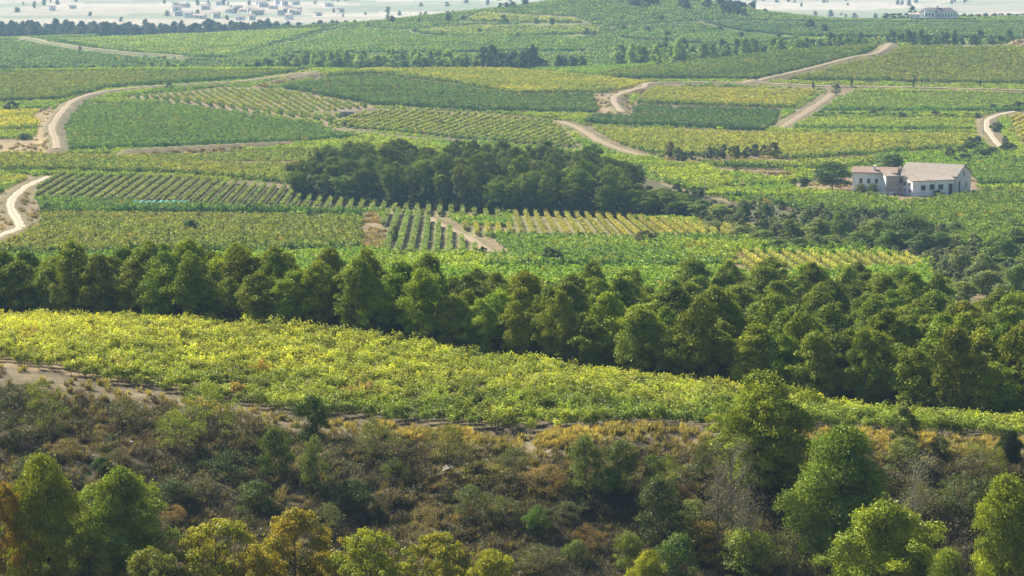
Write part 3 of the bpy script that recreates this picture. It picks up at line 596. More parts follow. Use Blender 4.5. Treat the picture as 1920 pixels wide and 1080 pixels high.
# ------------------------------------------------------------------ far and middle vineyards
def region_masks(px, py, Y):
    rid = np.full(len(px), -1)
    A = (Y > 448)&(Y < 1440); B = (Y > 1560)&(Y < 2190)
    for i, f in enumerate(FIELDS):
        lay = A if f[5] == 'A' else B
        if f[1] is None: rid[lay] = i
        else: rid[lay&inpoly(px, py, f[1])] = i
    for k in NOVINE: rid[A&inpoly(px, py, k)] = -2
    rid[A&(inpoly(px, py, GROVE)|inpoly(px, py, SHRUBBELT))] = -2
    for r in ROWF: rid[A&inpoly(px, py, r[1])] = -3
    return rid
for i, f in enumerate(FIELDS):
    rng = np.random.default_rng(900+i); lay = f[5]; B = lay == 'B'
    if f[1] is None:
        y0, y1 = (450, 1440) if not B else (1565, 2190); xm = y1*1080/F; x0, x1 = -xm, xm
    else:
        W = np.array([at(np.clip(p[0], -160, 2080), p[1]) for p in f[1]]); x0, y0 = W[:, 0].min()-15, W[:, 1].min()-25; x1, y1 = W[:, 0].max()+15, W[:, 1].max()+60
        if B: y0 = max(y0, 1560); y1 = min(max(y1, y0+200), 2190)
        else: y1 = min(y1, 1440)
    th = R(f[4]); u = np.array([math.sin(th), math.cos(th)]); v = np.array([-u[1], u[0]])
    rs, ps = (2.5, 1.35) if not B else (3.4, 2.9)
    if f[4] < 30: rs, ps = 3.7, 1.25
    cx, cy = (x0+x1)/2, (y0+y1)/2; Rr = math.hypot(x1-x0, y1-y0)/2+5
    a = np.arange(-Rr, Rr, ps); b = np.arange(-Rr, Rr, rs); Au, Bv = np.meshgrid(a, b)
    Au = Au+rng.normal(size=Au.shape)*.25*ps; Bv = Bv+rng.normal(size=Bv.shape)*(.13 if f[4] > 30 else .06)
    X = cx+Au*u[0]+Bv*v[0]; Y = cy+Au*u[1]+Bv*v[1]; X = X.ravel(); Y = Y.ravel()
    k = (X > x0)&(X < x1)&(Y > y0)&(Y < y1)&(np.abs(X/np.maximum(Y, 1)*F) < 1080); X = X[k]; Y = Y[k]
    P = np.stack([X, Y, height(X, Y)], 1); px, py = project(P); rid = region_masks(px, py, Y)
    k = rid == i
    # narrow headlands at the block edges
    if f[1] is not None:
        for sx, sy in ((6, 0), (-6, 0), (0, 2.4), (0, -1.4)): k &= inpoly(px+sx, py+sy, f[1])
    else:
        for g in FIELDS:
            if g[5] == lay and g[1] is not None:
                k &= ~inpoly(px, py+2.0, g[1])
    for L, wd in TLINES:
        if L[:, 1].min()-20 < Y.max() and L[:, 1].max()+20 > Y.min(): k &= dist_to_line(X, Y, L) > wd*.5+3.6
    for L, hh in BLINES:
        if L[:, 1].min()-20 < Y.max() and L[:, 1].max()+20 > Y.min(): k &= dist_to_line(X, Y, L) > 4.2
    gap = vnoise(X, Y, 5.0, 31)
    k &= rng.random(len(k)) > .07+.25*(gap > .86)
    P = P[k]; X, Y = P[:, 0], P[:, 1]; n = len(P)
    if n < 5: continue
    q = np.clip((vnoise(X, Y, 34.0, 40+i)*.6+vnoise(X, Y, 9.0, 60+i)*.4-.3)/.4, 0, 1)[:, None]
    t = np.array(f[2])*(1-q*.75)+np.array(f[3])*q*.75
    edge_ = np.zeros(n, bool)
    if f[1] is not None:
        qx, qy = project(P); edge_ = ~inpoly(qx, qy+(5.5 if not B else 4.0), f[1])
    t = t*np.clip(1+.17*rng.normal(size=(n, 1)), .5, 1.4); t = np.where(edge_[:, None], t*np.array([.50, .66, .8]), t); br = (rng.random(n) < .012)[:, None]; t = np.where(br, np.array([.22, .17, .05]), t)  # lower edge vines darkened: shaded side of the last row painted into the tint
    rot = np.stack([np.zeros(n), np.zeros(n), math.pi/2-th+rng.normal(size=n)*.15+math.pi*rng.integers(0, 2, n)], 1)
    s = .72+.5*rng.random(n); hs = .85+.35*vnoise(X, Y, 7.0, 8)*1.0
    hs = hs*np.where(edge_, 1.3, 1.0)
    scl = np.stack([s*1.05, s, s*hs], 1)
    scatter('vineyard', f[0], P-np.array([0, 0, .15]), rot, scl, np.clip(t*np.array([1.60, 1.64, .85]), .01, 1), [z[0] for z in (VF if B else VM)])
# ------------------------------------------------------------------ separate vine rows
def base_arrays(me):
    va = np.empty(len(me.vertices)*3, np.float32); me.vertices.foreach_get('co', va); lv = np.empty(len(me.vertices), np.float32); me.attributes['lv'].data.foreach_get('value', lv)
    return va.reshape(-1, 3), lv
VMA = [base_arrays(make_vine(460+i, 1.75, 1.7, 9, 6, .34, 80, wy=.50, name='row_vine')[0]) for i in range(4)]
VMT = base_arrays
def vine_rows(nm, poly, spacing, tint, group, label, hs, seed):
    rng = np.random.default_rng(seed); W = np.array([at(*p) for p in poly]); y0, y1 = W[:, 1].min()-10, W[:, 1].max()+20
    u = np.array([-110/F, 1.0]); u /= np.linalg.norm(u); v = np.array([u[1], -u[0]])
    cx, cy = W[:, 0].mean(), (y0+y1)/2; half = (y1-y0)/2+20; wid = (W[:, 0].max()-W[:, 0].min())/2+40
    cnt = 0
    for b in np.arange(-wid, wid, spacing):
        a = np.arange(-half, half, 1.25); X = cx+a*u[0]+b*v[0]; Y = cy+a*u[1]+b*v[1]
        P = np.stack([X, Y, height(X, Y)], 1); px, py = project(P); k = inpoly(px, py, poly)
        for L, wd in TLINES:
            if L[:, 1].min()-20 < Y.max(): k &= dist_to_line(X, Y, L) > wd*.5+.8
        if k.sum() < 3: continue
        P = P[k]; base = P[0].copy(); Vs = []; lv = []; t = Tubes()
        P = P[rng.random(len(P)) > .03]
        for p in P:
            va, l = VMA[rng.integers(4)]; an = math.atan2(u[1], u[0])+(math.pi if rng.random() < .5 else 0); s = (.85+.3*rng.random())
            c, s_ = math.cos(an), math.sin(an); q = va*np.array([s, s*(.9 if spacing != 3.0 else .6), hs*s]); r = np.stack([q[:, 0]*c-q[:, 1]*s_, q[:, 0]*s_+q[:, 1]*c, q[:, 2]], 1)+(p-base)
            Vs.append(r); lv.append(np.clip(l+.2*rng.normal(), 0, 1)); t.add([p-base-[0, 0, .1], p-base+[0, 0, .9]], [.06, .05], 4)
        w_ = Tubes(); w_.add([P[0]-base+[0, 0, .9]]+[q_-base+[0, 0, .95] for q_ in P[1:-1:3]]+[P[-1]-base+[0, 0, .9]], [.012]*(2+len(P[1:-1:3])), 3)
        V = np.concatenate(Vs); Fq = np.arange(len(V)).reshape(-1, 4)
        tint_ = np.array(tint)*np.array([1.45, 1.35, .85])
        me = mesh('vine_row_foliage', V, Fq, [M_LEAF], attrs={'lv': ('FLOAT', np.concatenate(lv))})
        r = empty('vine_row', base); tag(r, label, 'vine row', group)
        link('foliage', joined((me, t.mesh('vine_row_stems', M_BARK)), 'vine_row_foliage'), r, tint=jit(tint_, rng, .10)); link('trellis_wire', w_.mesh('trellis_wire', M_POLE), r); cnt += 1
    return cnt
for i, (nm, poly, spc, tint, group, label, hs) in enumerate(ROWF): print('rows', nm, vine_rows(nm, poly, spc, tint, group, label, hs, 700+i))
# ------------------------------------------------------------------ the sunlit vineyard above the bank
def near_vineyard():
    rng = np.random.default_rng(77); th = R(58); u = np.array([math.sin(th), math.cos(th)]); v = np.array([-u[1], u[0]])
    a = np.arange(-110, 110, 1.15); b = np.arange(-110, 110, 2.2); A, B = np.meshgrid(a, b); A = A+rng.normal(size=A.shape)*.18; B = B+rng.normal(size=B.shape)*.16
    X = (A*u[0]+B*v[0]).ravel(); Y = (290+A*u[1]+B*v[1]).ravel()
    s = np.clip(X/np.maximum(Y, 60)*F+960, -150, 2070); sc_ = np.clip(s, 0, 1920)
    e0 = np.interp(sc_, cols, DS[8]); e1 = np.interp(sc_, cols, DS[9])
    k = (np.abs(X/np.maximum(Y, 1)*F) < 1120)&(Y > e0+3.4+1.0*vnoise(X, Y, 6, 4))&(Y < e1-.3)&(rng.random(len(X)) > .035)
    X, Y = X[k], Y[k]; e0 = e0[k]; s = s[k]; P = np.stack([X, Y, height(X, Y)], 1); n = len(P)
    q = np.clip((vnoise(X, Y, 14.0, 90)*.55+vnoise(X, Y, 3.5, 91)*.45-.25)/.5, 0, 1)
    left = np.clip((1500-s)/1500, 0, 1)*.45+np.clip((Y-e0-6)/30, 0, 1)*.35
    yl = np.clip(q*.75+left-.15, 0, 1)[:, None]
    t = np.array([.13, .20, .022])*(1-yl)+np.array([.41, .44, .055])*yl
    t *= (1+.24*rng.normal(size=(n, 1))); br = (rng.random(n) < .006*(.4+2*vnoise(X, Y, 10., 5)))[:, None]; t = np.where(br, np.array([.34, .22, .06]), t); t = np.clip(t, .015, .65)
    rz = math.pi/2-th+rng.normal(size=n)*.35+math.pi*rng.integers(0, 2, n); ss = .70+.42*rng.random(n)
    idx = rng.integers(0, 5, n)
    vis = (np.abs(s-960) < 950); order = np.argsort(np.where(vis, Y-e0, 1e6)); first = order[:290]; rest = order[290:]
    tall = .8+.45*rng.random(n)
    scatter('vineyard', 'sunlit yellow green grapevines covering the big sloping vineyard above the scrub bank', P[rest], np.stack([np.zeros(len(rest)), np.zeros(len(rest)), rz[rest]], 1), np.stack([ss, ss, ss*tall], 1)[rest], t[rest], VNJ, idx[rest])
    for j in first:
        fol, tr = VN[idx[j]]
        o = empty('grapevine', P[j], rz[j], (ss[j], ss[j], ss[j]*tall[j]))
        seg = 'above the pale earth slope' if s[j] < 640 else ('above the dry grass rim' if s[j] < 1340 else 'near the tall pine on the bank')
        tag(o, 'leafy grapevine in the lowest vineyard rows '+seg, 'grapevine', 'grapevines '+seg)
        link('trunk', tr, o); link('foliage', fol, o, tint=t[j])
    print('near vines', n)
near_vineyard()
# ------------------------------------------------------------------ pine belt
def belt():
    rng = np.random.default_rng(31); out = []
    def front(s): return np.interp(s, cols, DS[9])+2.5
    def depth(s): return np.interp(s, [-200, 0, 500, 800, 1000, 1200, 1400, 1700, 1800, 2100], [26, 26, 28, 44, 62, 95, 135, 150, 110, 90])
    k = 0; off = 1.2
    while off < 155:
        a0 = -1280; row = []
        x = a0/F*(300+off)+rng.random()*4
        while x < 1130/F*(300+off):
            d0 = 300.0
            for _ in range(6):
                s = x/(d0)*F+960; d0 = front(np.clip(s, 0, 1920))+off
            s = x/d0*F+960
            if off < depth(s) and s > -110 and s < 2030:
                y = d0+rng.normal()*1.2
                out.append((x+rng.normal()*.6, y, off, s))
            x += (3.9 if off < 12 else 5.9)*(.85+.3*rng.random())
        off += 5.5 if off < 12 else 8.5
    return out
bl = belt(); print('belt', len(bl))
rng = np.random.default_rng(32)
for x, y, off, s in bl:
    z = float(height(x, y)); h = 6.2+3.9*rng.random()+(.6 if off > 10 else 0)
    if s < 900: h *= np.interp(s, [0, 500, 900], [.93, .97, 1.0])
    if off > 30: h *= .92
    tint = jit((.165, .20, .028), rng, .22)
    if rng.random() < .12: tint = jit((.165, .20, .03), rng, .10)
    part = 'left half' if s < 900 else ('middle' if s < 1350 else 'right half')
    line_ = 'in the belt front line' if off < 4 else ('second in the belt' if off < 14 else 'deep in the belt')
    lab = 'rounded pine ' + line_ + {'left half': ' behind the yellowest end of the vineyard', 'middle': ' behind the middle of the vineyard', 'right half': ' behind the narrow end of the vineyard'}[part]
    plant('pine_tree', PINES[rng.integers(8)], (x, y, z), h, (.76+.34*rng.random())*(1.12 if off > 12 else 1), tint, lab, 'pine tree', lab.replace('rounded pine', 'pines'), rng=rng)
# ------------------------------------------------------------------ pine grove in the valley
def grove():
    rng = np.random.default_rng(51); out = []
    for d in np.arange(0, 112, 7.5):
        for s in np.arange(560, 1300, 44):
            s_ = s+rng.normal()*12+(22 if int(d/7.5) % 2 else 0)
            bpy_ = np.interp(s_, [550, 700, 930, 1200, 1300], [370, 385, 400, 410, 405])
            P = at(s_, bpy_); y = P[1]+d+rng.normal()*1.5+1
            dep = np.interp(s_, [550, 600, 700, 1000, 1100, 1180, 1220, 1300], [20, 75, 100, 105, 100, 70, 25, 14])
            if d > dep: continue
            x = P[0]*y/P[1]; out.append((x, y, d, s_, P[1]))
    return out
gl = grove(); print('grove', len(gl))
rng = np.random.default_rng(52); stf = []
for n_, (x, y, d, s, _) in enumerate(sorted(gl, key=lambda g: g[2])):
    z = float(height(x, y)); h = np.interp(s, [550, 600, 800, 1000, 1150, 1185, 1230, 1300], [8.5, 11.5, 13, 12.8, 12.5, 10.5, 7.5, 5])*(.72+.45*rng.random())
    tint = jit((.12, .155, .03), rng, .18)
    if d < 6: h *= .86
    lab = 'dark pine at the lower edge of the valley grove above the vine rows' if d < 10 else ('dark pine inside the valley grove' if d < 60 else 'dark pine at the back of the valley grove')
    if n_ < 52: plant('pine_tree', GPINES[rng.integers(6)], (x, y, z), h, .85+.3*rng.random(), tint, lab, 'pine tree', 'pines of the valley grove: '+lab[10:], rng=rng)
    else: stf.append((x, y, z, h, tint))
if stf:
    A = np.array([[a[0], a[1], a[2]] for a in stf]); hh = np.array([a[3] for a in stf]); n = len(A)
    scatter('pine_wood', 'dark mass of pines along the back of the valley grove', A, np.stack([np.zeros(n), np.zeros(n), rng.random(n)*6], 1), np.stack([np.ones(n), np.ones(n), hh/12], 1), np.array([a[4] for a in stf]), [joined(g, 'grove_pine_whole') for g in GPINES])
# undergrowth at the foot of grove and belt
def undergrowth(name, label, pts, tint, seed, kits, hs):
    rng = np.random.default_rng(seed); A = np.array(pts); n = len(A); s = hs*(.6+.8*rng.random(n))
    t = np.array(tint)*(1+.25*rng.normal(size=(n, 1)))
    scatter(name, label, A, np.stack([np.zeros(n), np.zeros(n), rng.random(n)*6], 1), np.stack([s, s, s*(.7+.5*rng.random(n))], 1), np.clip(t, .01, 1), kits)
pts = []
for _ in range(520):
    s = 556+rng.random()*760; b = np.interp(s, [550, 700, 930, 1200, 1300], [371, 387, 402, 412, 407]); P = at(s, b-rng.random()*5); y = P[1]+rng.random()**2*60; x = P[0]*y/P[1]; pts.append((x, y, float(height(x, y))-.2))
undergrowth('undergrowth', 'dark bushy undergrowth at the foot of the valley grove', pts, (.055, .085, .03), 61, [joined(b, 'mid_bush_whole') for b in MIDBUSH], 1.0)
pts = []
for _ in range(600):
    s = -100+rng.random()*2140; y = np.interp(np.clip(s, 0, 1920), cols, DS[9])+1.0+rng.random()*18; x = (s-960)/F*y; pts.append((x, y, float(height(x, y))-.2))
undergrowth('undergrowth', 'dark shrubby undergrowth under the pine belt behind the sunlit vineyard', pts, (.045, .062, .022), 62, [joined(b, 'bush_whole') for b in BUSHES], .6)
# ------------------------------------------------------------------ middle-distance bushes and trees: (kind, px, base py, width px, height px, tint, label)
def mid(kind, px, py, wpx, hpx, tint, label, name='bush', cat='bush', group=None, rng=rng0, D=None):
    P = at(px, py) if D is None else on(px, D)
    kit = {'b': MIDBUSH, 't': BROADS, 'f': FARTREE, 'p': POPLAR, 'g': GPINES}[kind]; kit = kit[rng.integers(len(kit))]
    dist = math.hypot(P[1], P[2]); h = hpx*dist/F; w0 = {'b': 3.8, 't': 7.6, 'f': 8.5, 'p': 5.0, 'g': 7.5}[kind]; wm = wpx*dist/F
    return plant(name, kit, P-np.array([0, 0, .1]), h, wm/w0, tint, label, cat, group, rng=rng)
G1 = (.07, .11, .035); G2 = (.10, .13, .05); G3 = (.05, .08, .03); OL = (.10, .12, .07)
for a in [
 ('b', 360, 436, 46, 24, G1, 'green bush alone in the middle of the olive brown vineyard'),
 ('b', 1035, 500, 52, 36, OL, 'grey green feathery shrub standing behind the pine belt in the dull green vineyard'),
 ('b', 1207, 462, 56, 30, (.12, .12, .08), 'twiggy half bare bush at the edge of the yellow vine rows'),
 ('b', 318, 170, 20, 16, G1, 'round bush beside the pale track on the upper slope'),
 ('b', 87, 398, 28, 18, G1, 'rounded bush at the start of the shaggy green strip'),
 ('b', 465, 397, 22, 14, G1, 'small bush in the shaggy green strip'),
 ('b', 625, 407, 24, 12, G1, 'low bush at the grove end of the shaggy green strip'),
 ('b', 1255, 298, 26, 32, (.13, .11, .07), 'dry brown leaning bush at the end of the hedge'),
 ('b', 1450, 296, 34, 30, (.12, .11, .06), 'brownish rounded bush ending the hedge below the golden vineyard'),
 ('t', 1567, 178, 22, 22, G2, 'small green tree where the bare strip meets the track'),
 ('b', 905, 478, 20, 16, OL, 'grey bush beside the end of the footworn track'),
 ('b', 45, 262, 30, 12, G1, 'low dark bush on the dry patch beside the small yellow vineyard'),
 ('b', 20, 210, 34, 20, G3, 'dark bush at the top of the small yellow vineyard'),
 ('b', 8, 130, 20, 8, G3, 'low bush on the ridge at the end of the far dip'),
 ('b', 825, 235, 20, 10, G3, 'small bush in the slanting row vineyard'),
 ('b', 1250, 505, 22, 18, G1, 'small green bush in the vineyard behind the pine belt'),
 ('b', 740, 452, 20, 28, G1, 'bush at the corner of the bare patch'),
 ('t', 1560, 356, 96, 54, (.075, .12, .035), 'large broad green tree shading the farmyard'),
 ('t', 1674, 322, 58, 34, (.045, .075, .025), 'dark domed tree rising behind the red roof'),
 ('t', 1615, 366, 34, 22, OL, 'greyish olive tree in front of the white wing'),
 ('t', 1637, 365, 26, 22, OL, 'small rounded olive tree beside the white wing'),
 ('t', 1508, 353, 34, 22, G1, 'low tree with visible trunk west of the farmyard tree'),
 ('t', 1488, 350, 20, 16, G3, 'small dark tree at the end of the farmyard row'),
 ('b', 1760, 368, 24, 12, (.03, .04, .02), 'dark round bush against the long white outbuilding'),
 ('b', 1800, 360, 18, 16, OL, 'thin shrub in front of the barn gable'),
]:
    k = a[0]; mid(*a, name='tree' if k == 't' else 'bush', cat='tree' if k == 't' else 'bush')
rng = np.random.default_rng(71)
def line_of(kind, pts, n, wpx, hpx, tint, label, name, cat, group, jx=3, jy=1.0, seed=1, D=None):
    rng = np.random.default_rng(seed); xs = np.array([p[0] for p in pts], float); ys = np.array([p[1] for p in pts], float)
    for i in range(n):
        x = xs[0]+(xs[-1]-xs[0])*(i+.5)/n+rng.normal()*jx; y = np.interp(x, xs, ys)+rng.normal()*jy; s = .7+.6*rng.random()
        mid(kind, x, y, wpx*s, hpx*s*(.9+.2*rng.random()), jit(tint, rng), label, name, cat, group, rng, D=None if D is None else D+rng.normal()*12)
line_of('b', [(1262, 302), (1440, 292)], 12, 22, 22, (.075, .09, .05), 'dark bush in the hedge under the golden vineyard', 'bush', 'bush', 'hedge under the golden vineyard', seed=2)
line_of('b', [(1285, 366), (1460, 352)], 9, 22, 12, OL, 'low grey olive bush in the line leading to the farmyard', 'bush', 'bush', 'olive line leading to the farmyard', seed=3)
line_of('b', [(1530, 218), (1840, 221)], 16, 18, 9, (.05, .075, .04), 'low dark bush in the line between two light green vineyards', 'bush', 'bush', 'dark bush line between the light green vineyards', seed=4)
line_of('b', [(1855, 210), (1925, 205)], 4, 24, 14, (.05, .075, .04), 'dark bush above the whitish curved track', 'bush', 'bush', 'bushes above the whitish curved track', seed=5)
line_of('b', [(1785, 306), (1850, 294), (1905, 282)], 12, 22, 14, (.075, .10, .055), 'blue green olive bush in the hedge behind the barn', 'bush', 'bush', 'olive hedge behind the barn', seed=6)
line_of('b', [(1862, 240), (1880, 262), (1895, 280)], 8, 18, 12, (.08, .11, .06), 'olive bush along the whitish curved track', 'bush', 'bush', 'olive bushes along the whitish curved track', seed=7, jy=4)
line_of('b', [(1780, 300), (1840, 272)], 5, 28, 22, (.11, .12, .06), 'straggly olive bush below the golden vineyard corner', 'bush', 'bush', 'straggly bushes at the golden vineyard corner', seed=8)
line_of('b', [(560, 372), (720, 392)], 6, 20, 14, G3, 'low dark bush at the near corner of the valley grove', 'bush', 'bush', 'bushes at the grove corner', seed=9)
# shrub belt on the right: trees and bushes
SB = [(1310, 408, 60, 34, G1), (1350, 412, 55, 30, G2), (1395, 412, 36, 38, (.06, .09, .04)), (1432, 410, 30, 30, G3), (1340, 436, 60, 22, OL), (1390, 446, 55, 24, OL), (1430, 456, 50, 26, G2),
 (1480, 458, 50, 48, (.07, .095, .045)), (1510, 430, 24, 28, G3), (1535, 455, 70, 46, G2), (1575, 452, 44, 56, G1), (1560, 466, 60, 26, G2), (1610, 466, 60, 34, G1), (1640, 462, 66, 52, G2), (1665, 474, 60, 44, G1),
 (1700, 452, 110, 52, G3), (1730, 480, 70, 44, (.045, .075, .035)), (1690, 474, 60, 44, G3), (1765, 468, 50, 34, G3), (1800, 520, 70, 60, OL), (1840, 535, 80, 60, G2), (1870, 500, 90, 60, G1), (1905, 470, 60, 44, G3), (1850, 560, 90, 54, OL), (1910, 555, 80, 60, G1), (1800, 570, 70, 44, G2), (1945, 510, 90, 60, G1), (1960, 570, 90, 60, G2), (1500, 470, 50, 26, G1), (1460, 474, 44, 26, G1), (1900, 430, 50, 20, G1), (1790, 440, 40, 24, G3), (1720, 440, 60, 30, G3)]
for i, (x, y, ww, hh, t) in enumerate(SB):
    where = 'bordering the reedy hollow' if x < 1450 else ('below the farmhouse vineyard' if x < 1790 else 'beside the red soil gap')
    mid('t', x, y, ww*1.05, hh, jit(t, rng, .1)*np.array([1.7, 1.6, 1.6]), 'bushy tree of the shrub belt '+where, 'tree', 'tree', 'shrub belt trees '+where, rng)
pts = []
for _ in range(1200):
    x = 1290+rng.random()*760; y = 390+rng.random()*165
    if inpoly(np.array([x]), np.array([y]), SHRUBBELT)[0]:
        P = at(x, y); pts.append((P[0], P[1], P[2]-.2))
undergrowth('undergrowth', 'tangled green undergrowth filling the shrub belt below the farmhouse', pts, (.15, .18, .08), 63, [joined(b, 'mid_bush_whole') for b in MIDBUSH], .8)
# far dip trees behind the first ridge
def dip(kind, n, x0, x1, topmin, topmax, wpx, tint, label, name, group, seed, d0=1480, d1=1560):
    rng = np.random.default_rng(seed)
    for i in range(n):
        x = x0+(x1-x0)*(i+.5)/n+rng.normal()*4; D = d0+(d1-d0)*rng.random(); P = on(x, D); tp = topmin+(topmax-topmin)*rng.random()
        ztop = -tan_of(tp)*D; h = max(2.5, ztop-P[2]); kit = {'f': FARTREE, 'p': POPLAR}[kind]; kit = kit[rng.integers(len(kit))]
        wm = wpx*(.75+.5*rng.random())*D/F; w0 = 8.5 if kind == 'f' else 5.0
        plant(name, kit, P, h, wm/w0, jit(tint, rng), label, 'tree', group, rng=rng)
dip('f', 16, 0, 330, 121, 130, 22, (.07, .10, .04), 'low dark tree in the far dip beyond the ridge vineyard', 'tree', 'low trees in the far dip', 1)
dip('f', 14, 240, 520, 112, 128, 26, (.19, .25, .08), 'pale green tree in the far dip beyond the ridge vineyard', 'tree', 'pale trees in the far dip', 2)
dip('f', 5, 450, 520, 112, 122, 24, (.06, .09, .045), 'dark tree at the start of the poplar wood', 'tree', 'dark trees at the start of the poplar wood', 3)
dip('f', 34, 500, 880, 90, 108, 32, (.18, .25, .08), 'pale green poplar in the wood behind the domed vineyard', 'poplar_tree', 'poplars behind the domed vineyard', 4, 1510, 1600)
dip('f', 14, 590, 900, 108, 122, 28, (.08, .13, .05), 'dark rounded tree in front of the pale poplars', 'tree', 'dark trees in front of the poplars', 5, 1470, 1500)
dip('f', 12, 900, 1000, 82, 100, 34, (.055, .09, .04), 'dark domed tree of the clump beside the poplar wood', 'tree', 'dark clump beside the poplar wood', 6)
dip('f', 10, 1000, 1095, 104, 118, 26, (.06, .095, .045), 'mid green tree between the dark clump and the ridge', 'tree', 'trees between the clump and the ridge', 7)
dip('f', 20, 1165, 1330, 76, 100, 34, (.18, .24, .08), 'pale olive tree in the dip below the far hill', 'tree', 'pale trees below the far hill', 8, 1490, 1560)
dip('f', 8, 1230, 1330, 68, 92, 24, (.06, .09, .045), 'dark tree among the pale ones below the far hill', 'tree', 'dark trees below the far hill', 9, 1560, 1600)
dip('f', 22, 1330, 1640, 66, 86, 32, (.14, .20, .08), 'soft green tree beyond the dark green wedge', 'tree', 'soft green trees beyond the wedge', 10, 1500, 1570)
dip('f', 12, 1440, 1640, 60, 80, 24, (.07, .10, .05), 'darker tree on the slope beyond the dark green wedge', 'tree', 'darker trees beyond the wedge', 11, 1570, 1620)
dip('f', 20, 1660, 1930, 54, 70, 26, (.08, .12, .06), 'blue green tree beyond the brown ridge bank', 'tree', 'trees beyond the brown ridge bank', 12, 1500, 1600)
# far hillside trees, hilltop wood
FH = [(600, 47, 12), (735, 44, 18), (840, 42, 18), (868, 38, 12), (945, 44, 20), (1005, 44, 12), (1035, 46, 14), (1100, 66, 16), (1115, 66, 10), (900, 62, 12), (970, 72, 14), (830, 66, 10), (785, 42, 10), (690, 50, 10), (665, 45, 10), (1520, 54, 24), (1545, 62, 20), (1480, 52, 10), (1240, 40, 14), (1320, 56, 10), (1350, 60, 14), (1300, 64, 10), (1390, 72, 16), (1250, 70, 16), (560, 56, 8), (190, 68, 14), (250, 62, 18), (380, 60, 10), (420, 57, 14), (150, 93, 8), (840, 30, 12), (1500, 84, 14), (1460, 74, 16), (1400, 64, 12), (1215, 60, 14), (1170, 56, 12), (480, 58, 8)]
for x, y, ww in FH: mid('f', x, y, ww, ww*.8, jit((.05, .08, .04), rng, .1), 'lone hazy tree on the vine covered far hillside', 'tree', 'tree', 'scattered trees on the far hillside', rng)
for x in (938, 950, 962, 985): mid('f', x, 15, 14 if x < 980 else 18, 12 if x < 980 else 16, (.04, .065, .035), 'dark tree in the small cluster on the hill shoulder', 'tree', 'tree', 'tree cluster on the hill shoulder', rng, D=2085)
for i in range(44):
    x = 1140+rng.random()*265; mid('f', x, 20, 20, 12+6*rng.random(), jit((.045, .07, .04), rng, .1), 'dark tree of the hilltop wood', 'tree', 'tree', 'trees of the hilltop wood', rng, D=2000+110*rng.random())
for x, hp in ((1342, 16), (1408, 18), (1430, 8)): mid('f', x, 24, 12, hp, (.045, .07, .04), 'single dark tree on the skyline of the far hill', 'tree', 'tree', 'single trees on the far hill skyline', rng, D=2095)
for x in (1655, 1668, 1680, 1692): mid('f', x, 36, 20, 14, (.05, .075, .045), 'dark tree beside the hazy hilltop house', 'tree', 'tree', 'trees beside the hilltop house', rng, D=2060+10*rng.random())
mid('f', 1704, 36, 22, 26, (.05, .08, .045), 'tall dark tree behind the hazy hilltop house', 'tree', 'tree', None, rng, D=2085)
for i in range(14): mid('f', 1715+i*8, 38, 12, 7, (.045, .07, .04), 'low hedge tree in front of the hazy hilltop house', 'tree', 'tree', 'hedge in front of the hilltop house', rng, D=2015)
for i in range(10): mid('f', 1785+i*14, 36, 18, 8+3*rng.random(), (.055, .08, .045), 'low tree on the far ridge east of the hilltop house', 'tree', 'tree', 'ridge trees east of the hilltop house', rng, D=2110)
# wood along the edge of the plain
pts = []; hs = []
for _ in range(900):
    x = -150+rng.random()*900; y = 2350+rng.random()*260; P = on(x, y); pts.append((P[0], y, P[2]-.5))
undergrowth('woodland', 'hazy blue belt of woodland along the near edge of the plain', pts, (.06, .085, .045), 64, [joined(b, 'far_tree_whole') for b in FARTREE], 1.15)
pts = []
for _ in range(480):
    x = -300+rng.random()*2600; y = 2750+rng.random()**.8*1400; n_ = vnoise(np.array([x*y/F]), np.array([y]), 160.0, 7)[0]
    if n_ > .56 or rng.random() < .12:
        P = on(np.clip(x, -400, 2400), y); pts.append((P[0], y, P[2]-.3))
undergrowth('woodland', 'scattered hazy copses and hedges over the pale plain', pts, (.17, .19, .14), 65, [joined(b, 'far_tree_whole') for b in FARTREE], .75)  # tree tint lightened, distance haze put into the colour
# ------------------------------------------------------------------ foreground trees and bushes
def fg(kit, px, toppy, wpx, D, tint, label, name, cat, group=None, w0=8.0, rot=None, base=None, rng=rng0, names=('trunk', 'crown')):
    if name == 'pine_tree': tint = np.array(tint)*np.array([1.5, 1.4, 1.3])
    P = on(px, D); ztop = -tan_of(toppy)*D; h = (ztop-P[2]) if base is None else base; h = max(h, .6)
    return plant(name, kit, P-np.array([0, 0, .15]), h*1.02, (1.22 if name == 'pine_tree' else 1.18)*wpx*D/F/w0, tint, label, cat, group, rot, rng, names)
YG = (.20, .22, .035)
fg(FPINES[1], 76, 858, 140, 197, (.16, .19, .035), 'bright yellow green pine with dark trunk beside the orange tree', 'pine_tree', 'pine tree', w0=8.2)
fg(FBROADS[0], -8, 905, 110, 195, (.27, .19, .045), 'orange leaved tree cut off by the edge of view', 'broadleaf_tree', 'tree', w0=8.6)
fg(FPINES[0], 214, 878, 160, 200, (.135, .18, .045), 'fresh green pine with drooping soft branches beside the yellow trees', 'pine_tree', 'pine tree', w0=8.2)
fg(FBROADS[1], 152, 990, 130, 193, (.17, .19, .04), 'yellow green tree filling the gap between the two pines', 'broadleaf_tree', 'tree', w0=8.6)
fg(FBROADS[2], 268, 1028, 150, 192, (.15, .16, .045), 'low olive green tree in front of the fresh green pine', 'broadleaf_tree', 'tree', w0=8.6)
fg(FBROADS[3], 392, 972, 190, 196, (.25, .24, .04), 'yellow autumn tree with open forked crown', 'broadleaf_tree', 'tree', w0=8.6)
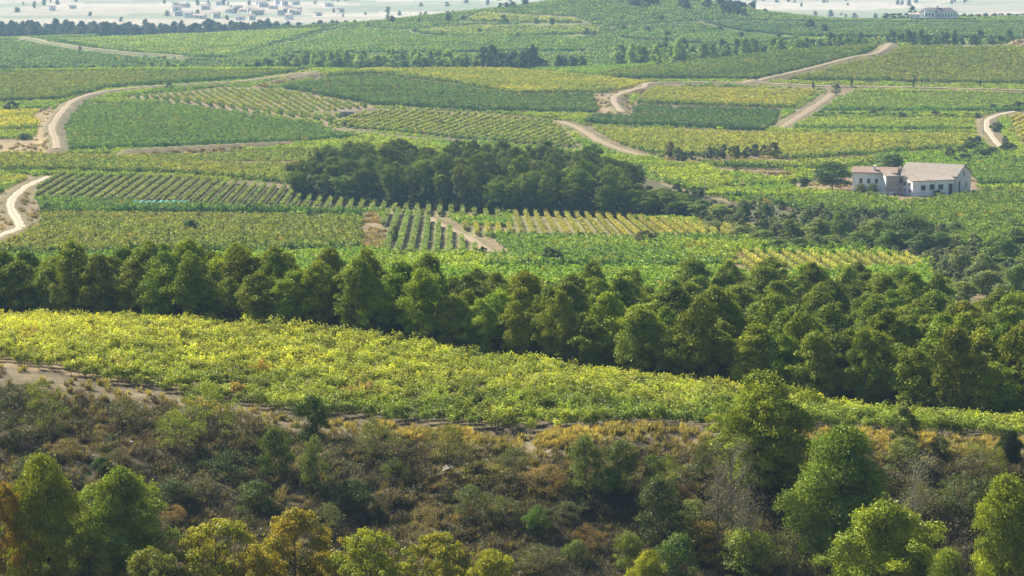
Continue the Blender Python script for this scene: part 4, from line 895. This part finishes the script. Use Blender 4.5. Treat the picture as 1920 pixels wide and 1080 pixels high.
fg(FBROADS[0], 545, 952, 170, 198, (.27, .22, .04), 'golden autumn tree, tallest of the yellow ones', 'broadleaf_tree', 'tree', w0=8.6, rot=1.)
fg(FBROADS[1], 470, 1020, 110, 193, (.26, .22, .04), 'lower yellow tree between the two tallest yellow ones', 'broadleaf_tree', 'tree', w0=8.6, rot=2.)
fg(FBROADS[2], 690, 993, 170, 195, (.23, .25, .04), 'lime yellow conical tree left of the mauve thicket', 'broadleaf_tree', 'tree', w0=8.6, rot=2.5)
fg(FBROADS[3], 822, 998, 150, 195, (.24, .23, .045), 'yellow tree with gappy crown right of the mauve thicket', 'broadleaf_tree', 'tree', w0=8.6, rot=4)
fg(FBROADS[0], 925, 1030, 140, 193, (.25, .25, .04), 'lowest yellow tree at the end of the yellow group', 'broadleaf_tree', 'tree', w0=8.6, rot=5)
fg(FPINES[0], 1448, 700, 185, 226, (.14, .175, .03), 'tall dark pine standing against the sunlit vineyard', 'pine_tree', 'pine tree', w0=8.2, rot=.5)
fg(FPINES[1], 1400, 765, 80, 229, (.14, .165, .035), 'slim yellow green pine leaning on the tall dark pine', 'pine_tree', 'pine tree', w0=8.2)
fg(FPINES[2], 1585, 802, 185, 214, (.10, .145, .035), 'broad green pine on the bank beside the tall dark pine', 'pine_tree', 'pine tree', w0=8.2, rot=3)
fg(FPINES[0], 1678, 940, 205, 199, (.15, .19, .035), 'bright sunlit conical pine below the broad green pine', 'pine_tree', 'pine tree', w0=8.2, rot=2)
fg(FPINES[1], 1912, 895, 130, 198, (.16, .20, .035), 'bright green pine at the edge of view below the dark conifer', 'pine_tree', 'pine tree', w0=8.2, rot=1)
fg(FPINES[2], 1790, 1030, 100, 193, (.14, .18, .035), 'small bright pine between the two sunlit pines', 'pine_tree', 'pine tree', w0=8.2)
fg(FPINES[0], 1215, 1032, 90, 194, (.20, .22, .035), 'lime green pine tip poking up by itself', 'pine_tree', 'pine tree', w0=8.2, rot=4)
fg(FPINES[2], 1905, 806, 56, 232, (.03, .045, .018), 'very dark narrow conifer on the vineyard rim', 'conifer', 'conifer', w0=8.2)
# bare pale tree
def bare_tree(px, D, toppy, label, seed, tint):
    rng = np.random.default_rng(seed); P = on(px, D); h = -tan_of(toppy)*D-P[2]; t = Tubes(); C = []
    t.add([(0, 0, -.3), (.05, 0, h*.3), (-.1, .05, h*.6), (.1, 0, h*.9)], [.13, .11, .07, .02], 7)
    for i in range(42):
        z = h*(.15+.75*rng.random()); an = rng.random()*6.28; ln = h*.24*(1.05-.5*z/h)*(.6+.6*rng.random()); d = np.array([math.cos(an), math.sin(an), .75+.5*rng.random()])
        b = np.array([0, 0, z]); e = b+d*ln; m = b+d*ln*.5+rng.normal(size=3)*.15; t.add([b, m, e], [.035, .022, .008], 4)
        for k in range(5):
            q = m+(e-m)*rng.random(); f = q+rng.normal(size=3)*.45+np.array([0, 0, .3]); t.add([q, f], [.012, .005], 3); C.append(f+rng.normal(size=(8, 3))*.25)
    C = np.concatenate(C); V, Fq = cards(rng, C, np.tile([0, 0, 1.], (len(C), 1)), .12*np.ones(len(C)), .6, 1.5)
    r = empty('bare_tree', P); tag(r, label, 'tree'); link('trunk', t.mesh('bare_trunk', M_PALEBARK), r)
    link('crown', mesh('bare_crown', V, Fq, [M_LEAF], attrs={'lv': ('FLOAT', np.repeat(rng.random(len(C)), 4))}), r, tint=tint)
bare_tree(1378, 217, 828, 'half bare grey tree with pale trunk below the tall dark pine', 1, (.15, .15, .09))
bare_tree(1352, 218, 870, 'thin leafless grey tree beside the half bare one', 2, (.16, .14, .09))
bare_tree(1725, 216, 868, 'pale grey tree with sparse silvery leaves right of the broad green pine', 3, (.24, .25, .17))
bare_tree(1410, 213, 930, 'low grey twiggy tree under the tall dark pine', 4, (.15, .13, .09))
# bushes on the bank: px, centre py of base, width px, height px, tint, kit, label
BB = [(585, 838, 96, 92, (.045, .07, .028), 'B', 'large dark round bush on the vineyard rim'),
 (520, 895, 90, 90, (.06, .09, .02), 'B', 'glossy dark green bush below the round rim bush'),
 (590, 925, 72, 102, (.11, .135, .07), 'B', 'grey green upright bush below the round rim bush'),
 (332, 845, 86, 76, (.19, .19, .05), 'S', 'small yellowish bush on the upper bank'),
 (392, 825, 110, 108, (.17, .18, .05), 'S', 'large airy olive yellow bush overlapping the vineyard edge'),
 (85, 810, 96, 96, (.15, .15, .06), 'S', 'airy olive brown bush high on the bank'),
 (1098, 930, 90, 108, (.10, .125, .065), 'B', 'grey green domed bush under the grass rim'),
 (1165, 925, 90, 96, (.09, .11, .055), 'B', 'dull green bush beside the grey green domed bush'),
 (1145, 930, 62, 56, (.08, .13, .02), 'B', 'vivid green bush in front of the grey green domed bush'),
 (1008, 1002, 60, 52, (.07, .12, .02), 'B', 'small vivid green ball shaped bush alone on the dry bank'),
 (1695, 838, 62, 74, (.055, .075, .04), 'B', 'dark grey green bush standing on the vineyard rim'),
 (1695, 885, 96, 62, (.13, .15, .09), 'B', 'wide grey green bush below the dark rim bush'),
 (1760, 860, 60, 40, (.08, .09, .05), 'B', 'low dull bush on the rim right of the dark rim bush'),
 (1830, 866, 70, 40, (.15, .16, .04), 'S', 'low yellowish bush on the rim before the dark conifer'),
 (1252, 915, 56, 62, (.17, .18, .04), 'S', 'yellow olive bush in the middle of the bank'),
 (1225, 930, 66, 74, (.08, .11, .04), 'B', 'dark leafy bush behind the yellow olive bush'),
 (1240, 1020, 118, 120, (.055, .07, .04), 'B', 'big dark grey bush low on the bank'),
 (1100, 1040, 66, 58, (.20, .11, .07), 'S', 'reddish bush low on the bank'),
 (1080, 1060, 70, 46, (.10, .13, .04), 'B', 'green bush under the reddish bush'),
 (1178, 1075, 72, 74, (.14, .17, .04), 'B', 'rounded light green bush beside the lime green tip'),
 (192, 895, 52, 38, (.03, .06, .022), 'B', 'small very dark bush high above the fresh green pine'),
 (800, 1040, 72, 90, (.20, .14, .12), 'S', 'mauve grey leafless thicket behind the yellow trees'),
 (845, 870, 86, 74, (.14, .13, .05), 'S', 'airy olive bush under the rim grass'),
 (705, 860, 90, 76, (.13, .12, .055), 'S', 'thin brown olive bush just under the rim'),
 (660, 960, 90, 60, (.06, .09, .04), 'B', 'dark bush in the shaded hollow'),
 (740, 900, 60, 40, (.16, .16, .045), 'S', 'small yellow green bush in the upper hollow'),
 (960, 890, 80, 50, (.10, .10, .06), 'S', 'grey thicket on the stony part of the bank'),
 (1030, 920, 110, 50, (.22, .13, .07), 'S', 'rusty brown thicket on the middle bank'),
 (900, 905, 110, 40, (.22, .17, .06), 'S', 'straw yellow thicket on the middle bank'),
 (1300, 1010, 90, 70, (.12, .15, .075), 'B', 'pale green bush right of the big dark grey bush'),
 (1270, 960, 60, 50, (.26, .13, .07), 'S', 'rusty bush beside the half bare tree'),
 (1330, 1060, 130, 80, (.24, .15, .045), 'S', 'orange tinged bush at the foot of the bank'),
 (1400, 1085, 140, 90, (.15, .19, .035), 'B', 'leafy yellow green bush at the foot of the bank'),
 (1270, 1095, 110, 90, (.06, .10, .03), 'B', 'dark green bush beside the orange tinged bush'),
 (1480, 1075, 120, 90, (.12, .12, .05), 'S', 'brown green thicket below the broad green pine'),
 (1500, 1000, 90, 70, (.035, .05, .025), 'B', 'dark bush in the shade between the pines'),
 (1790, 960, 120, 70, (.10, .11, .045), 'S', 'brownish thicket on the shaded right bank'),
 (1850, 990, 120, 90, (.075, .09, .04), 'B', 'dull bush above the small bright pine'),
 (1830, 900, 90, 50, (.12, .10, .06), 'S', 'dry thicket below the low yellowish bush'),
 (1870, 900, 50, 60, (.17, .15, .05), 'S', 'dry yellowish bush left of the bright edge pine'),
 (1720, 970, 80, 60, (.14, .12, .07), 'S', 'twiggy bush at the foot of the pale grey tree'),
 (1560, 960, 70, 60, (.10, .14, .04), 'B', 'small bush pressed against the broad green pine'),
 (330, 950, 90, 50, (.045, .065, .035), 'B', 'dark shaded bush in the hollow above the yellow autumn tree'),
 (430, 900, 100, 56, (.05, .07, .035), 'S', 'dim tangled bush in the shaded hollow'),
 (480, 960, 90, 56, (.06, .085, .035), 'B', 'dim green bush above the golden autumn tree'),
 (330, 985, 60, 40, (.22, .12, .06), 'S', 'small rusty bush above the yellow autumn tree'),
 (615, 1010, 80, 64, (.13, .12, .07), 'S', 'grey brown thicket right of the golden autumn tree'),
 (130, 860, 80, 40, (.20, .13, .09), 'S', 'pinkish dry thicket above the yellow green pine'),
 (240, 800, 110, 50, (.10, .085, .05), 'S', 'brown scrub under the rim track'),
 (20, 770, 90, 50, (.06, .065, .04), 'S', 'dark scrub at the top edge of the bank'),
 (30, 830, 100, 60, (.07, .07, .045), 'S', 'dim grey scrub on the high bank'),
 (60, 900, 80, 50, (.09, .09, .04), 'S', 'olive scrub behind the yellow green pine'),
 (940, 980, 90, 50, (.11, .10, .05), 'S', 'brown scrub left of the vivid green ball'),
 (880, 970, 90, 60, (.09, .10, .045), 'S', 'olive scrub above the gappy yellow tree'),
 (1060, 980, 80, 40, (.09, .09, .05), 'S', 'dull scrub right of the vivid green ball'),
 (1000, 1070, 110, 50, (.12, .10, .06), 'S', 'brown scrub below the vivid green ball'),
 (1540, 850, 60, 36, (.10, .13, .06), 'B', 'small grey green bush on the rim between the two pines'),
 (1320, 900, 70, 80, (.08, .09, .05), 'S', 'grey thicket under the rim left of the half bare tree'),
]
rb = np.random.default_rng(81)
for x, y, ww, hh, t, k, lab in BB:
    P = at(x, y); dist = math.hypot(P[1], P[2]); kit = (BUSHES if k == 'B' else SPARSE)[rb.integers(3)]
    plant('bush', kit, P-np.array([0, 0, .1]), 1.05*hh*dist/F, 1.05*ww*dist/F/3.9, jit(t, rb, .06)*np.array([.85 if k == 'S' else 1.1, 1.0 if k == 'S' else 1.1, 1.15]), lab, 'bush', None, rng=rb, names=('stems', 'foliage'))
# dry grass and scrub cover on the bank
def tuft(seed, n, h, spread, wdt, name):
    rng = np.random.default_rng(seed); V = []; lv = []
    for i in range(n):
        b = np.array([rng.normal()*spread*.35, rng.normal()*spread*.35, -.05]); an = rng.random()*6.28; l = h*(.5+.6*rng.random())
        d = np.array([math.cos(an)*spread*rng.random(), math.sin(an)*spread*rng.random(), l]); s = np.array([-math.sin(an), math.cos(an), 0])*wdt
        m = b+d*.55+np.array([0, 0, .08*l]); e = b+d*np.array([1.3, 1.3, .95]); V += [b-s*.5, b+s*.5, m+s*.6, m-s*.6, m-s*.6, m+s*.6, e+s*.08, e-s*.08]; lv += [rng.random()]*8
    V = np.array(V); return mesh(name, V, np.arange(len(V)).reshape(-1, 4), [M_DRY], attrs={'lv': ('FLOAT', lv)})
TUFTS = [tuft(500+i, 46, .8, .42, .045, 'grass_tuft') for i in range(4)]
def small_scrub(seed, name, leaf, n, sz):
    rng = np.random.default_rng(seed); p = rng.normal(size=(n, 3)); p /= np.linalg.norm(p, axis=1)[:, None]; p[:, 2] = np.abs(p[:, 2]); nn = p.copy()
    p = p*(.45+.6*rng.random((n, 1)))*sz*(1+.25*np.sin(p[:, :1]*5+seed)); V, Fq = cards(rng, p, nn, leaf*(.6+.8*rng.random(n)), .45, 1.3)
    t = Tubes()
    for i in range(14):
        d = rng.normal(size=3); d[2] = abs(d[2])+.5; d /= np.linalg.norm(d); t.add([(0, 0, -.1), d*sz*.6, d*sz*1.12], [.015, .01, .004], 3)
    fol = mesh('x', V, Fq, [M_LEAF], attrs={'lv': ('FLOAT', np.repeat(rng.random(n), 4))})
    return joined((fol, t.mesh('y', M_BARK)), name)
SCRUB = [small_scrub(520+i, 'scrub_clump', .12, 420, .75) for i in range(5)]
def bank_cover():
    rng = np.random.default_rng(91); n = 15000
    s = -150+rng.random(n)*2220; sc_ = np.clip(s, 0, 1920); e = np.interp(sc_, cols, DS[8]); y = 188+rng.random(n)*(e+2.2-188); x = (s-960)/F*y
    z = height(x, y); k = rng.random(n) < .95; P = np.stack([x, y, z-.05], 1)
    up = np.clip((y-(e-9))/9, 0, 1); q = vnoise(x, y, 5.0, 21); q2 = vnoise(x, y, 11.0, 22); stony = (q2 > .62)
    grass = rng.random(n) < np.clip(.28+.7*up+.5*(q-.5)+.3*np.exp(-((s-900)/260)**2), 0, 1)
    trk = (y > e-np.interp(sc_, [0, 500, 800, 1920], [5.5, 5, 2.4, 2.0]))&(rng.random(n) < np.interp(sc_, [0, 550, 800, 1920], [.72, .72, .4, .25]))
    g = grass&k&~trk; sr = (~grass)&k&(y < e-1.5)&~trk
    def put(m, name, label, protos, tint, s0, s1, sz):
        m = np.nonzero(m)[0]; kk = len(m); sca = s0+(s1-s0)*rng.random(kk)
        scatter(name, label, P[m], np.stack([rng.normal(size=kk)*.08, rng.normal(size=kk)*.08, rng.random(kk)*6.28], 1), np.stack([sca, sca, sca*sz], 1), tint[m], protos)
    straw = np.array([.165, .14, .09]); olive = np.array([.085, .085, .032]); brown = np.array([.075, .062, .05]); grey = np.array([.095, .092, .07]); rust = np.array([.085, .064, .046]); gr = np.array([.035, .058, .02])
    yelg = np.array([.28, .25, .07])
    w_ = q[:, None]; tg = straw*(.4+.6*w_)+olive*(1-w_)*.6; tg = tg*(1-up[:, None]*.35)+yelg*up[:, None]**2*.6; tg *= (1+.2*rng.normal(size=(n, 1)))
    pick = vnoise(x, y, 3.2, 25); pal = np.array([gr, grey, brown, olive, grey*1.3, rust, gr*.8, grey]); ts = pal[np.clip((pick*.7+rng.random(n)*.45)*7, 0, 7).astype(int)]*(1+.25*rng.normal(size=(n, 1)))
    lo = np.clip(1-(e-y)/8, 0, 1)
    put(g, 'dry_grass', 'straw coloured dry grass over the scrub bank and its rim', TUFTS, np.clip(tg, .02, 1), .6, 1.25, 1.0)
    put(sr, 'scrub', 'tangled brown and grey green scrub covering the shaded bank', SCRUB, np.clip(ts, .015, 1), .55, 1.5, .85)
    # grass between the first vines and along the rim
    n2 = 2600; s = -100+rng.random(n2)*2120; e = np.interp(np.clip(s, 0, 1920), cols, DS[8]); y = e+rng.random(n2)*5-1.5; x = (s-960)/F*y
    kk = vnoise(x, y, 6.0, 26)*.8+.35*(s > 700)+.0 > .62; P2 = np.stack([x, y, height(x, y)-.05], 1)[kk]; m = len(P2)
    t2 = np.array([.34, .28, .09])*(1+.2*rng.normal(size=(m, 1))); sca = .45+.55*rng.random(m)
    scatter('dry_grass', 'thin tall golden grass along the rim track below the vines', P2, np.stack([np.zeros(m), np.zeros(m), rng.random(m)*6], 1), np.stack([sca]*3, 1), np.clip(t2, .05, 1), TUFTS)
bank_cover()
# dry grass on banks and dirt patches in the valley
pts = []
for k in NOVINE[:7]+NOVINE[7:11]+NOVINE[12:13]:
    P_ = np.array(k, float); n_ = int(min(420, 60+abs(np.ptp(P_[:, 0])*np.ptp(P_[:, 1]))*.05))
    for _ in range(n_):
        x = np.clip(P_[:, 0].min(), -100, 2000)+rng.random()*(np.clip(P_[:, 0].max(), -100, 2020)-np.clip(P_[:, 0].min(), -100, 2000)); y = P_[:, 1].min()+rng.random()*np.ptp(P_[:, 1])
        if inpoly(np.array([x]), np.array([y]), k)[0]:
            Q = at(x, y)
            if 480 < Q[1] < 1480 and vnoise(np.array([Q[0]]), np.array([Q[1]]), 9.0, 3)[0] > .45 and min(dist_to_line(np.array([Q[0]]), np.array([Q[1]]), L)[0]-wd*.5 for L, wd in TLINES) > 1: pts.append((Q[0], Q[1], Q[2]-.05))
A = np.array(pts); n = len(A); sca = .8+1.0*rng.random(n)
scatter('dry_grass', 'tufts of dry weeds on the bare earth beside the valley tracks', A, np.stack([np.zeros(n), np.zeros(n), rng.random(n)*6], 1), np.stack([sca*1.6, sca*1.6, sca], 1), np.clip(np.array([.22, .18, .09])*(1+.3*rng.normal(size=(n, 1))), .03, 1), TUFTS)
# limestone rocks on the bank
def rock(seed):
    rng = np.random.default_rng(seed); import bmesh
    bm = bmesh.new(); bmesh.ops.create_icosphere(bm, subdivisions=2, radius=.5)
    for v in bm.verts:
        v.co *= 1+.28*rng.normal()*.6; v.co.z *= .65; v.co.x *= 1.25
    me = bpy.data.meshes.new('rock'); bm.to_mesh(me); bm.free(); me.materials.append(M_ROCK); return me
M_ROCK = noisy('limestone', (.26, .24, .21), (.42, .39, .35), 3.0)
ROCKS = [rock(i) for i in range(4)]
for x, y, s in [(845, 880, .9), (858, 888, .7), (905, 866, .8), (920, 880, .6), (1293, 880, 1.0), (1300, 892, .7), (960, 890, .5), (880, 872, .5), (830, 892, .5), (935, 895, .6), (60, 850, .5), (250, 830, .5)]:
    P = at(x, y); o = link('rock', ROCKS[rb.integers(4)], loc=P, rotz=rb.random()*6, scale=(s*1.6, s*1.6, s*1.4)); w_ = 'on the stony part of the bank' if x < 1000 and x > 700 else ('under the rim beside the grey thicket' if x > 1000 else 'on the high dim bank')
    tag(o, 'pale limestone rock '+w_, 'rock', 'rocks '+w_)
# ------------------------------------------------------------------ buildings
class MB:
    def __init__(s): s.V = []; s.F = []
    def quad(s, *p): i = len(s.V); s.V += [tuple(q) for q in p]; s.F.append(tuple(range(i, i+len(p))))
    def box(s, x0, x1, y0, y1, z0, z1):
        i = len(s.V); s.V += [(x, y, z) for z in (z0, z1) for x, y in ((x0, y0), (x1, y0), (x1, y1), (x0, y1))]
        for f in ((0, 3, 2, 1), (4, 5, 6, 7), (0, 1, 5, 4), (1, 2, 6, 5), (2, 3, 7, 6), (3, 0, 4, 7)): s.F.append(tuple(i+k for k in f))
    def obj(s, name, mat, parent): return link(name, mesh(name, s.V, s.F, [mat]), parent)
def gable_house(root, L, W, he, hr, wall, roof, windows=(), doors=(), over=.35, chim=()):
    # long axis x (0..L), depth y (0..W); local frame: front = y 0
    m = MB(); e = -1.0
    m.quad((0, 0, e), (L, 0, e), (L, 0, he), (0, 0, he)); m.quad((L, W, e), (0, W, e), (0, W, he), (L, W, he))
    m.quad((0, W, e), (0, 0, e), (0, 0, he), (0, W/2, hr), (0, W, he)); m.quad((L, 0, e), (L, W, e), (L, W, he), (L, W/2, hr), (L, 0, he))
    m.obj('wall', wall, root)
    r = MB(); t = .22; sl_ = (hr-he)/(W/2); a = -over; za = he-sl_*over
    for sgn in (0, 1):
        y0 = a if not sgn else W-a; z0 = za
        lo = [(-over, y0, z0), (L+over, y0, z0), (L+over, W/2, hr), (-over, W/2, hr)]; hi = [(p[0], p[1], p[2]+t) for p in lo]
        r.quad(*(hi if not sgn else hi[::-1])); r.quad(*(lo[::-1] if not sgn else lo)); r.quad(lo[0], lo[1], hi[1], hi[0]); r.quad(lo[1], lo[2], hi[2], hi[1]); r.quad(lo[3], lo[0], hi[0], hi[3])
    ro = r.obj('roof', roof, root)
    for cx, cy, ch in chim:
        c = MB(); zc = hr-abs(cy-W/2)*sl_; c.box(cx-.35, cx+.35, cy-.35, cy+.35, zc-.5, zc+ch); c.box(cx-.45, cx+.45, cy-.45, cy+.45, zc+ch, zc+ch+.12); c.obj('chimney', wall, ro)
    def opening(side, u, z, ww, hh, name):
        f = MB(); p = MB(); d = .06; k = .12
        def bx(M, u0, u1, z0, z1, d0, d1):
            if side == 'F': M.box(u0, u1, -d1, -d0, z0, z1)
            elif side == 'L': M.box(-d1, -d0, u0, u1, z0, z1)
            elif side == 'R': M.box(L+d0, L+d1, u0, u1, z0, z1)
        bx(p, u-ww/2, u+ww/2, z, z+hh, .004, .03); 
        bx(f, u-ww/2-k, u-ww/2, z-k, z+hh+k, .0, .08); bx(f, u+ww/2, u+ww/2+k, z-k, z+hh+k, .0, .08); bx(f, u-ww/2, u+ww/2, z+hh, z+hh+k, .0, .08); bx(f, u-ww/2, u+ww/2, z-k, z, .0, .1)
        if name == 'window':
            w_ = p.obj('window', M_DARK, root); f.obj('frame', M_CONC, w_)
        else:
            w_ = p.obj('door', M_DOOR, root); f.obj('frame', M_CONC, w_)
    for a_ in windows: opening(*a_, 'window')
    for a_ in doors: opening(*a_, 'door')
def house_at(name, label, px, py, ang, cat='house', dz=0):
    P = at(px, py); r = empty(name, P+np.array([0, 0, dz]), R(ang)); tag(r, label, cat); return r
h = house_at('outbuilding', 'long low white outbuilding with a lit end gable and three dark windows', 1711, 368, 23, 'outbuilding')
gable_house(h, 14.0, 6.6, 4.4, 5.6, M_WHITE, M_TILEP, windows=[('F', 3.6, 1.7, 1.5, 1.3), ('F', 6.6, 1.7, 1.5, 1.5), ('F', 9.6, 1.7, 1.6, 1.4), ('L', 1.8, 2.9, .9, .9), ('L', 4.3, 2.9, .9, .9), ('L', 1.8, .9, .8, .9), ('L', 4.3, .9, .5, .9)], doors=[('F', 13.0, -.1, 1.3, 3.3)])
hp = at(1711, 368); Dh = hp[1]
def rel(dx, dy): x = hp[0]+dx; y = hp[1]+dy; return np.array([x, y, float(height(x, y))])
def put_house(name, label, dx, dy, ang, cat='house', z=None):
    P = rel(dx, dy); 
    if z is not None: P[2] = z
    r = empty(name, P, R(ang)); tag(r, label, cat); return r
zb = hp[2]
h = put_house('barn', 'large barn with a long grey roof and a pale gable with one high window', -1.5, 16.5, -27, 'barn', zb)
gable_house(h, 17.5, 15.0, 4.9, 7.8, M_PINKW, M_GREYROOF, windows=[('R', 7.5, 4.7, 1.3, 1.3), ('R', 10.5, 1.2, 1.0, 1.2)], doors=[('R', 3.4, 0, 1.6, 3.2)])
h = put_house('farmhouse', 'two storey tan farmhouse block with a white arched end wall', -7.4, 3.2, 18, 'house', zb)
gable_house(h, 10.0, 6.2, 5.6, 6.9, M_TAN, M_TILEP, windows=[('F', 4.8, 3.4, 1.0, 1.5), ('F', 4.4, 1.3, .5, .5), ('F', 6.2, .6, 1.0, 1.2), ('L', 3.0, 3.4, .9, 1.5)], doors=[('L', 3.0, 0.0, 1.0, 2.1)], chim=[(6.8, 4.2, 1.3)])
wl = MB(); wl.box(-.05, -.012, -.05, 6.25, -.5, 5.55); wl.obj('whitewashed_end', M_WHITE, h)
h = put_house('farmhouse', 'white two storey wing with a red tiled roof and three tall windows', -16.8, 8.2, -14, 'house', zb)
gable_house(h, 13.0, 7.0, 6.3, 7.6, M_WHITE, M_TILE, windows=[('F', 2.6, 3.2, .7, 1.3), ('F', 4.9, 3.2, .7, 1.3), ('F', 7.2, 3.2, .7, 1.3), ('F', 2.6, .9, .8, 1.2), ('F', 4.9, .9, .8, 1.2)], chim=[(6.4, 1.6, 1.3)])
wl = MB(); wl.box(0, 9.0, 0, .35, -.6, 1.1); r_ = put_house('garden_wall', 'low pale yard wall in front of the white wing', -13.5, 1.8, 8, 'wall', zb)
wl.obj('wall', M_WHITE, r_)
# teal net, small field cabin
P = at(300, 388); n_ = MB(); r_ = empty('crop_net', P, R(4)); tag(r_, 'strip of teal netting laid over the shaggy green vine strip', 'net')
V = []; 
for i in range(31):
    for j in range(4): V.append((-7+i*.47, j*.5, 1.5+.25*math.sin(i*1.7)+.15*math.sin(j*2+i)-.3*(j in (0, 3))))
Fq = np.array([(i*4+j, i*4+j+4, i*4+j+5, i*4+j+1) for i in range(30) for j in range(3)]); link('netting', mesh('netting', V, Fq, [M_NET], smooth=True), r_)
t = Tubes()
for i in range(5): t.add([(-7+i*3.4, 1, -.2), (-7+i*3.4, 1, 1.7)], [.04, .04], 5)
link('support_posts', t.mesh('net_posts', M_POLE), r_)
h = house_at('field_cabin', 'tiny grey stone cabin beside the long terrace edge', 640, 219, 8, 'cabin'); gable_house(h, 5.2, 3.2, 2.0, 2.7, M_CONC, M_GREYROOF, windows=[('F', 3.9, .9, .6, .6)], doors=[('F', 1.6, 0, .9, 1.7)])
# hilltop house
P = on(1716, 2055); r_ = empty('hilltop_house', P+np.array([0, 0, 0]), R(-6)); tag(r_, 'hazy white mansion with dark hipped roofs on the far hilltop', 'house')
def hip(M, x0, x1, y0, y1, z, hh, ov=.6):
    x0 -= ov; x1 += ov; y0 -= ov; y1 += ov; d = (y1-y0)/2; ym = (y0+y1)/2; a, b = (x0+min(d, (x1-x0)/2-.1), ym, z+hh), (x1-min(d, (x1-x0)/2-.1), ym, z+hh)
    M.quad((x0, y0, z), (x1, y0, z), b, a); M.quad((x1, y1, z), (x0, y1, z), a, b); M.quad((x1, y0, z), (x1, y1, z), b); M.quad((x0, y1, z), (x0, y0, z), a); M.quad((x0, y1, z), (x1, y1, z), (x1, y0, z), (x0, y0, z))
wm = MB(); wm.box(0, 29, 0, 10, -1.5, 6.2); wm.box(4, 12, -4, 0, -1.5, 8.2); wm.obj('wall', M_WHITE, r_)
rm = MB(); hip(rm, 0, 29, 0, 10, 6.25, 3.6); hip(rm, 4, 12, -4, 3, 8.25, 2.0); rr_ = rm.obj('roof', noisy('slate_purple_tiles', (.12, .10, .11), (.18, .15, .16), 1.0), r_)
c = MB(); c.box(13, 15, 4, 6, 8, 11.2); c.obj('chimney', M_WHITE, rr_)
for i in range(7):
    p = MB(); x = 13.6+i*2.1; p.box(x, x+.9, -.06, -.005, 3.2, 5.0); p.obj('window', M_DARK, r_)
for i in range(3):
    p = MB(); x = 5+i*2.3; p.box(x, x+1.0, -4.06, -4.005, 3.6, 6.0); p.obj('window', M_DARK, r_)
P = on(1697, 2040); r_ = empty('outbuilding', P, R(-10)); tag(r_, 'plain white outbuilding beside the hazy hilltop mansion', 'outbuilding'); gable_house(r_, 8.2, 6, 5.0, 6.0, M_WHITE, M_TILEP, windows=[('F', 2.2, 1.6, 1.0, 1.4)], doors=[('F', 5.6, 0, 2.0, 2.2)])
# village houses out on the plain, pale and tiny
rv = np.random.default_rng(121)
for i in range(42):
    px = 330+rv.random()*230 if i < 34 else 60+rv.random()*600; D = 3000+rv.random()*600; P = on(px, D)
    r_ = empty('village_house', P, rv.random()*1.2-.6); where = 'in the hazy village on the plain' if i < 34 else 'standing apart on the hazy plain'
    tag(r_, 'tiny pale house '+where, 'house', 'houses '+where)
    L_ = 6+6*rv.random(); he_ = 3+3*rv.random(); gable_house(r_, L_, 6, he_, he_+1.6, M_WHITE if rv.random() < .25 else M_PINKW, M_TILEP, windows=[('F', L_*.5, he_*.5, 1.4, 1.4)])
# ------------------------------------------------------------------ posts and poles
def pole(px, py, hpx, label, wooden=False):
    P = at(px, py); dist = math.hypot(P[1], P[2]); h = hpx*dist/F; r = empty('utility_pole', P); tag(r, label, 'utility pole')
    t = Tubes(); t.add([(0, 0, -.3), (0, 0, h)], [.17, .10], 8); link('post', t.mesh('pole_post', M_POLE), r)
    t = Tubes(); t.add([(-.9, 0, h-.4), (.9, 0, h-.4)], [.05, .05], 5)
    for q in (-.8, 0, .8): t.add([(q, 0, h-.4), (q, 0, h-.1)], [.04, .05], 5)
    link('crossarm', t.mesh('pole_crossarm', M_POLE), r)
pole(947, 133, 24, 'pale pole on the crest of the domed vineyard')
pole(1145, 180, 22, 'pale pole beside the brown cutting')
pole(1843, 251, 38, 'pale pole at the bend of the whitish curved track')
pole(1323, 308, 34, 'pale pole rising from the hedge below the golden vineyard')
pole(1567, 305, 22, 'short pale pole in the vines behind the farmyard tree')
pole(1321, 375, 40, 'pale pole among the low olives below the triangular vineyard')
pole(1160, 24, 24, 'hazy pole on the far hill')
pole(790, 30, 20, 'hazy pole on the shoulder of the far hill')
for x, y, hh in ((1525, 169, 17), (1597, 162, 17), (1713, 164, 22), (1838, 166, 18)):
    P = at(x, y); dist = math.hypot(P[1], P[2])
    plant('cypress_tree', CYP, P, hh*dist/F, 1.0, (.035, .055, .025), {1525: 'first', 1597: 'second', 1713: 'tallest, third', 1838: 'last'}[x]+' dark slim cypress along the track below the ridge vineyard', 'cypress', None)
# ------------------------------------------------------------------ haze
hm, t = newmat('haze_air'); pv = nd(t, 'ShaderNodeVolumePrincipled'); pv.inputs['Density'].default_value = HAZE_DENSITY; pv.inputs['Color'].default_value = (.40, .66, 1.0, 1); pv.inputs['Anisotropy'].default_value = .0
o_ = nd(t, 'ShaderNodeOutputMaterial'); t.links.new(pv.outputs[0], o_.inputs['Volume'])
try: hm.cycles.homogeneous_volume = True
except Exception: pass
m = MB(); m.box(-9500, 9500, -420, 14800, -118, 12.0); hz = m.obj('haze', hm, None); tag(hz, 'thin pale blue haze filling the whole valley air', None, kind='stuff')
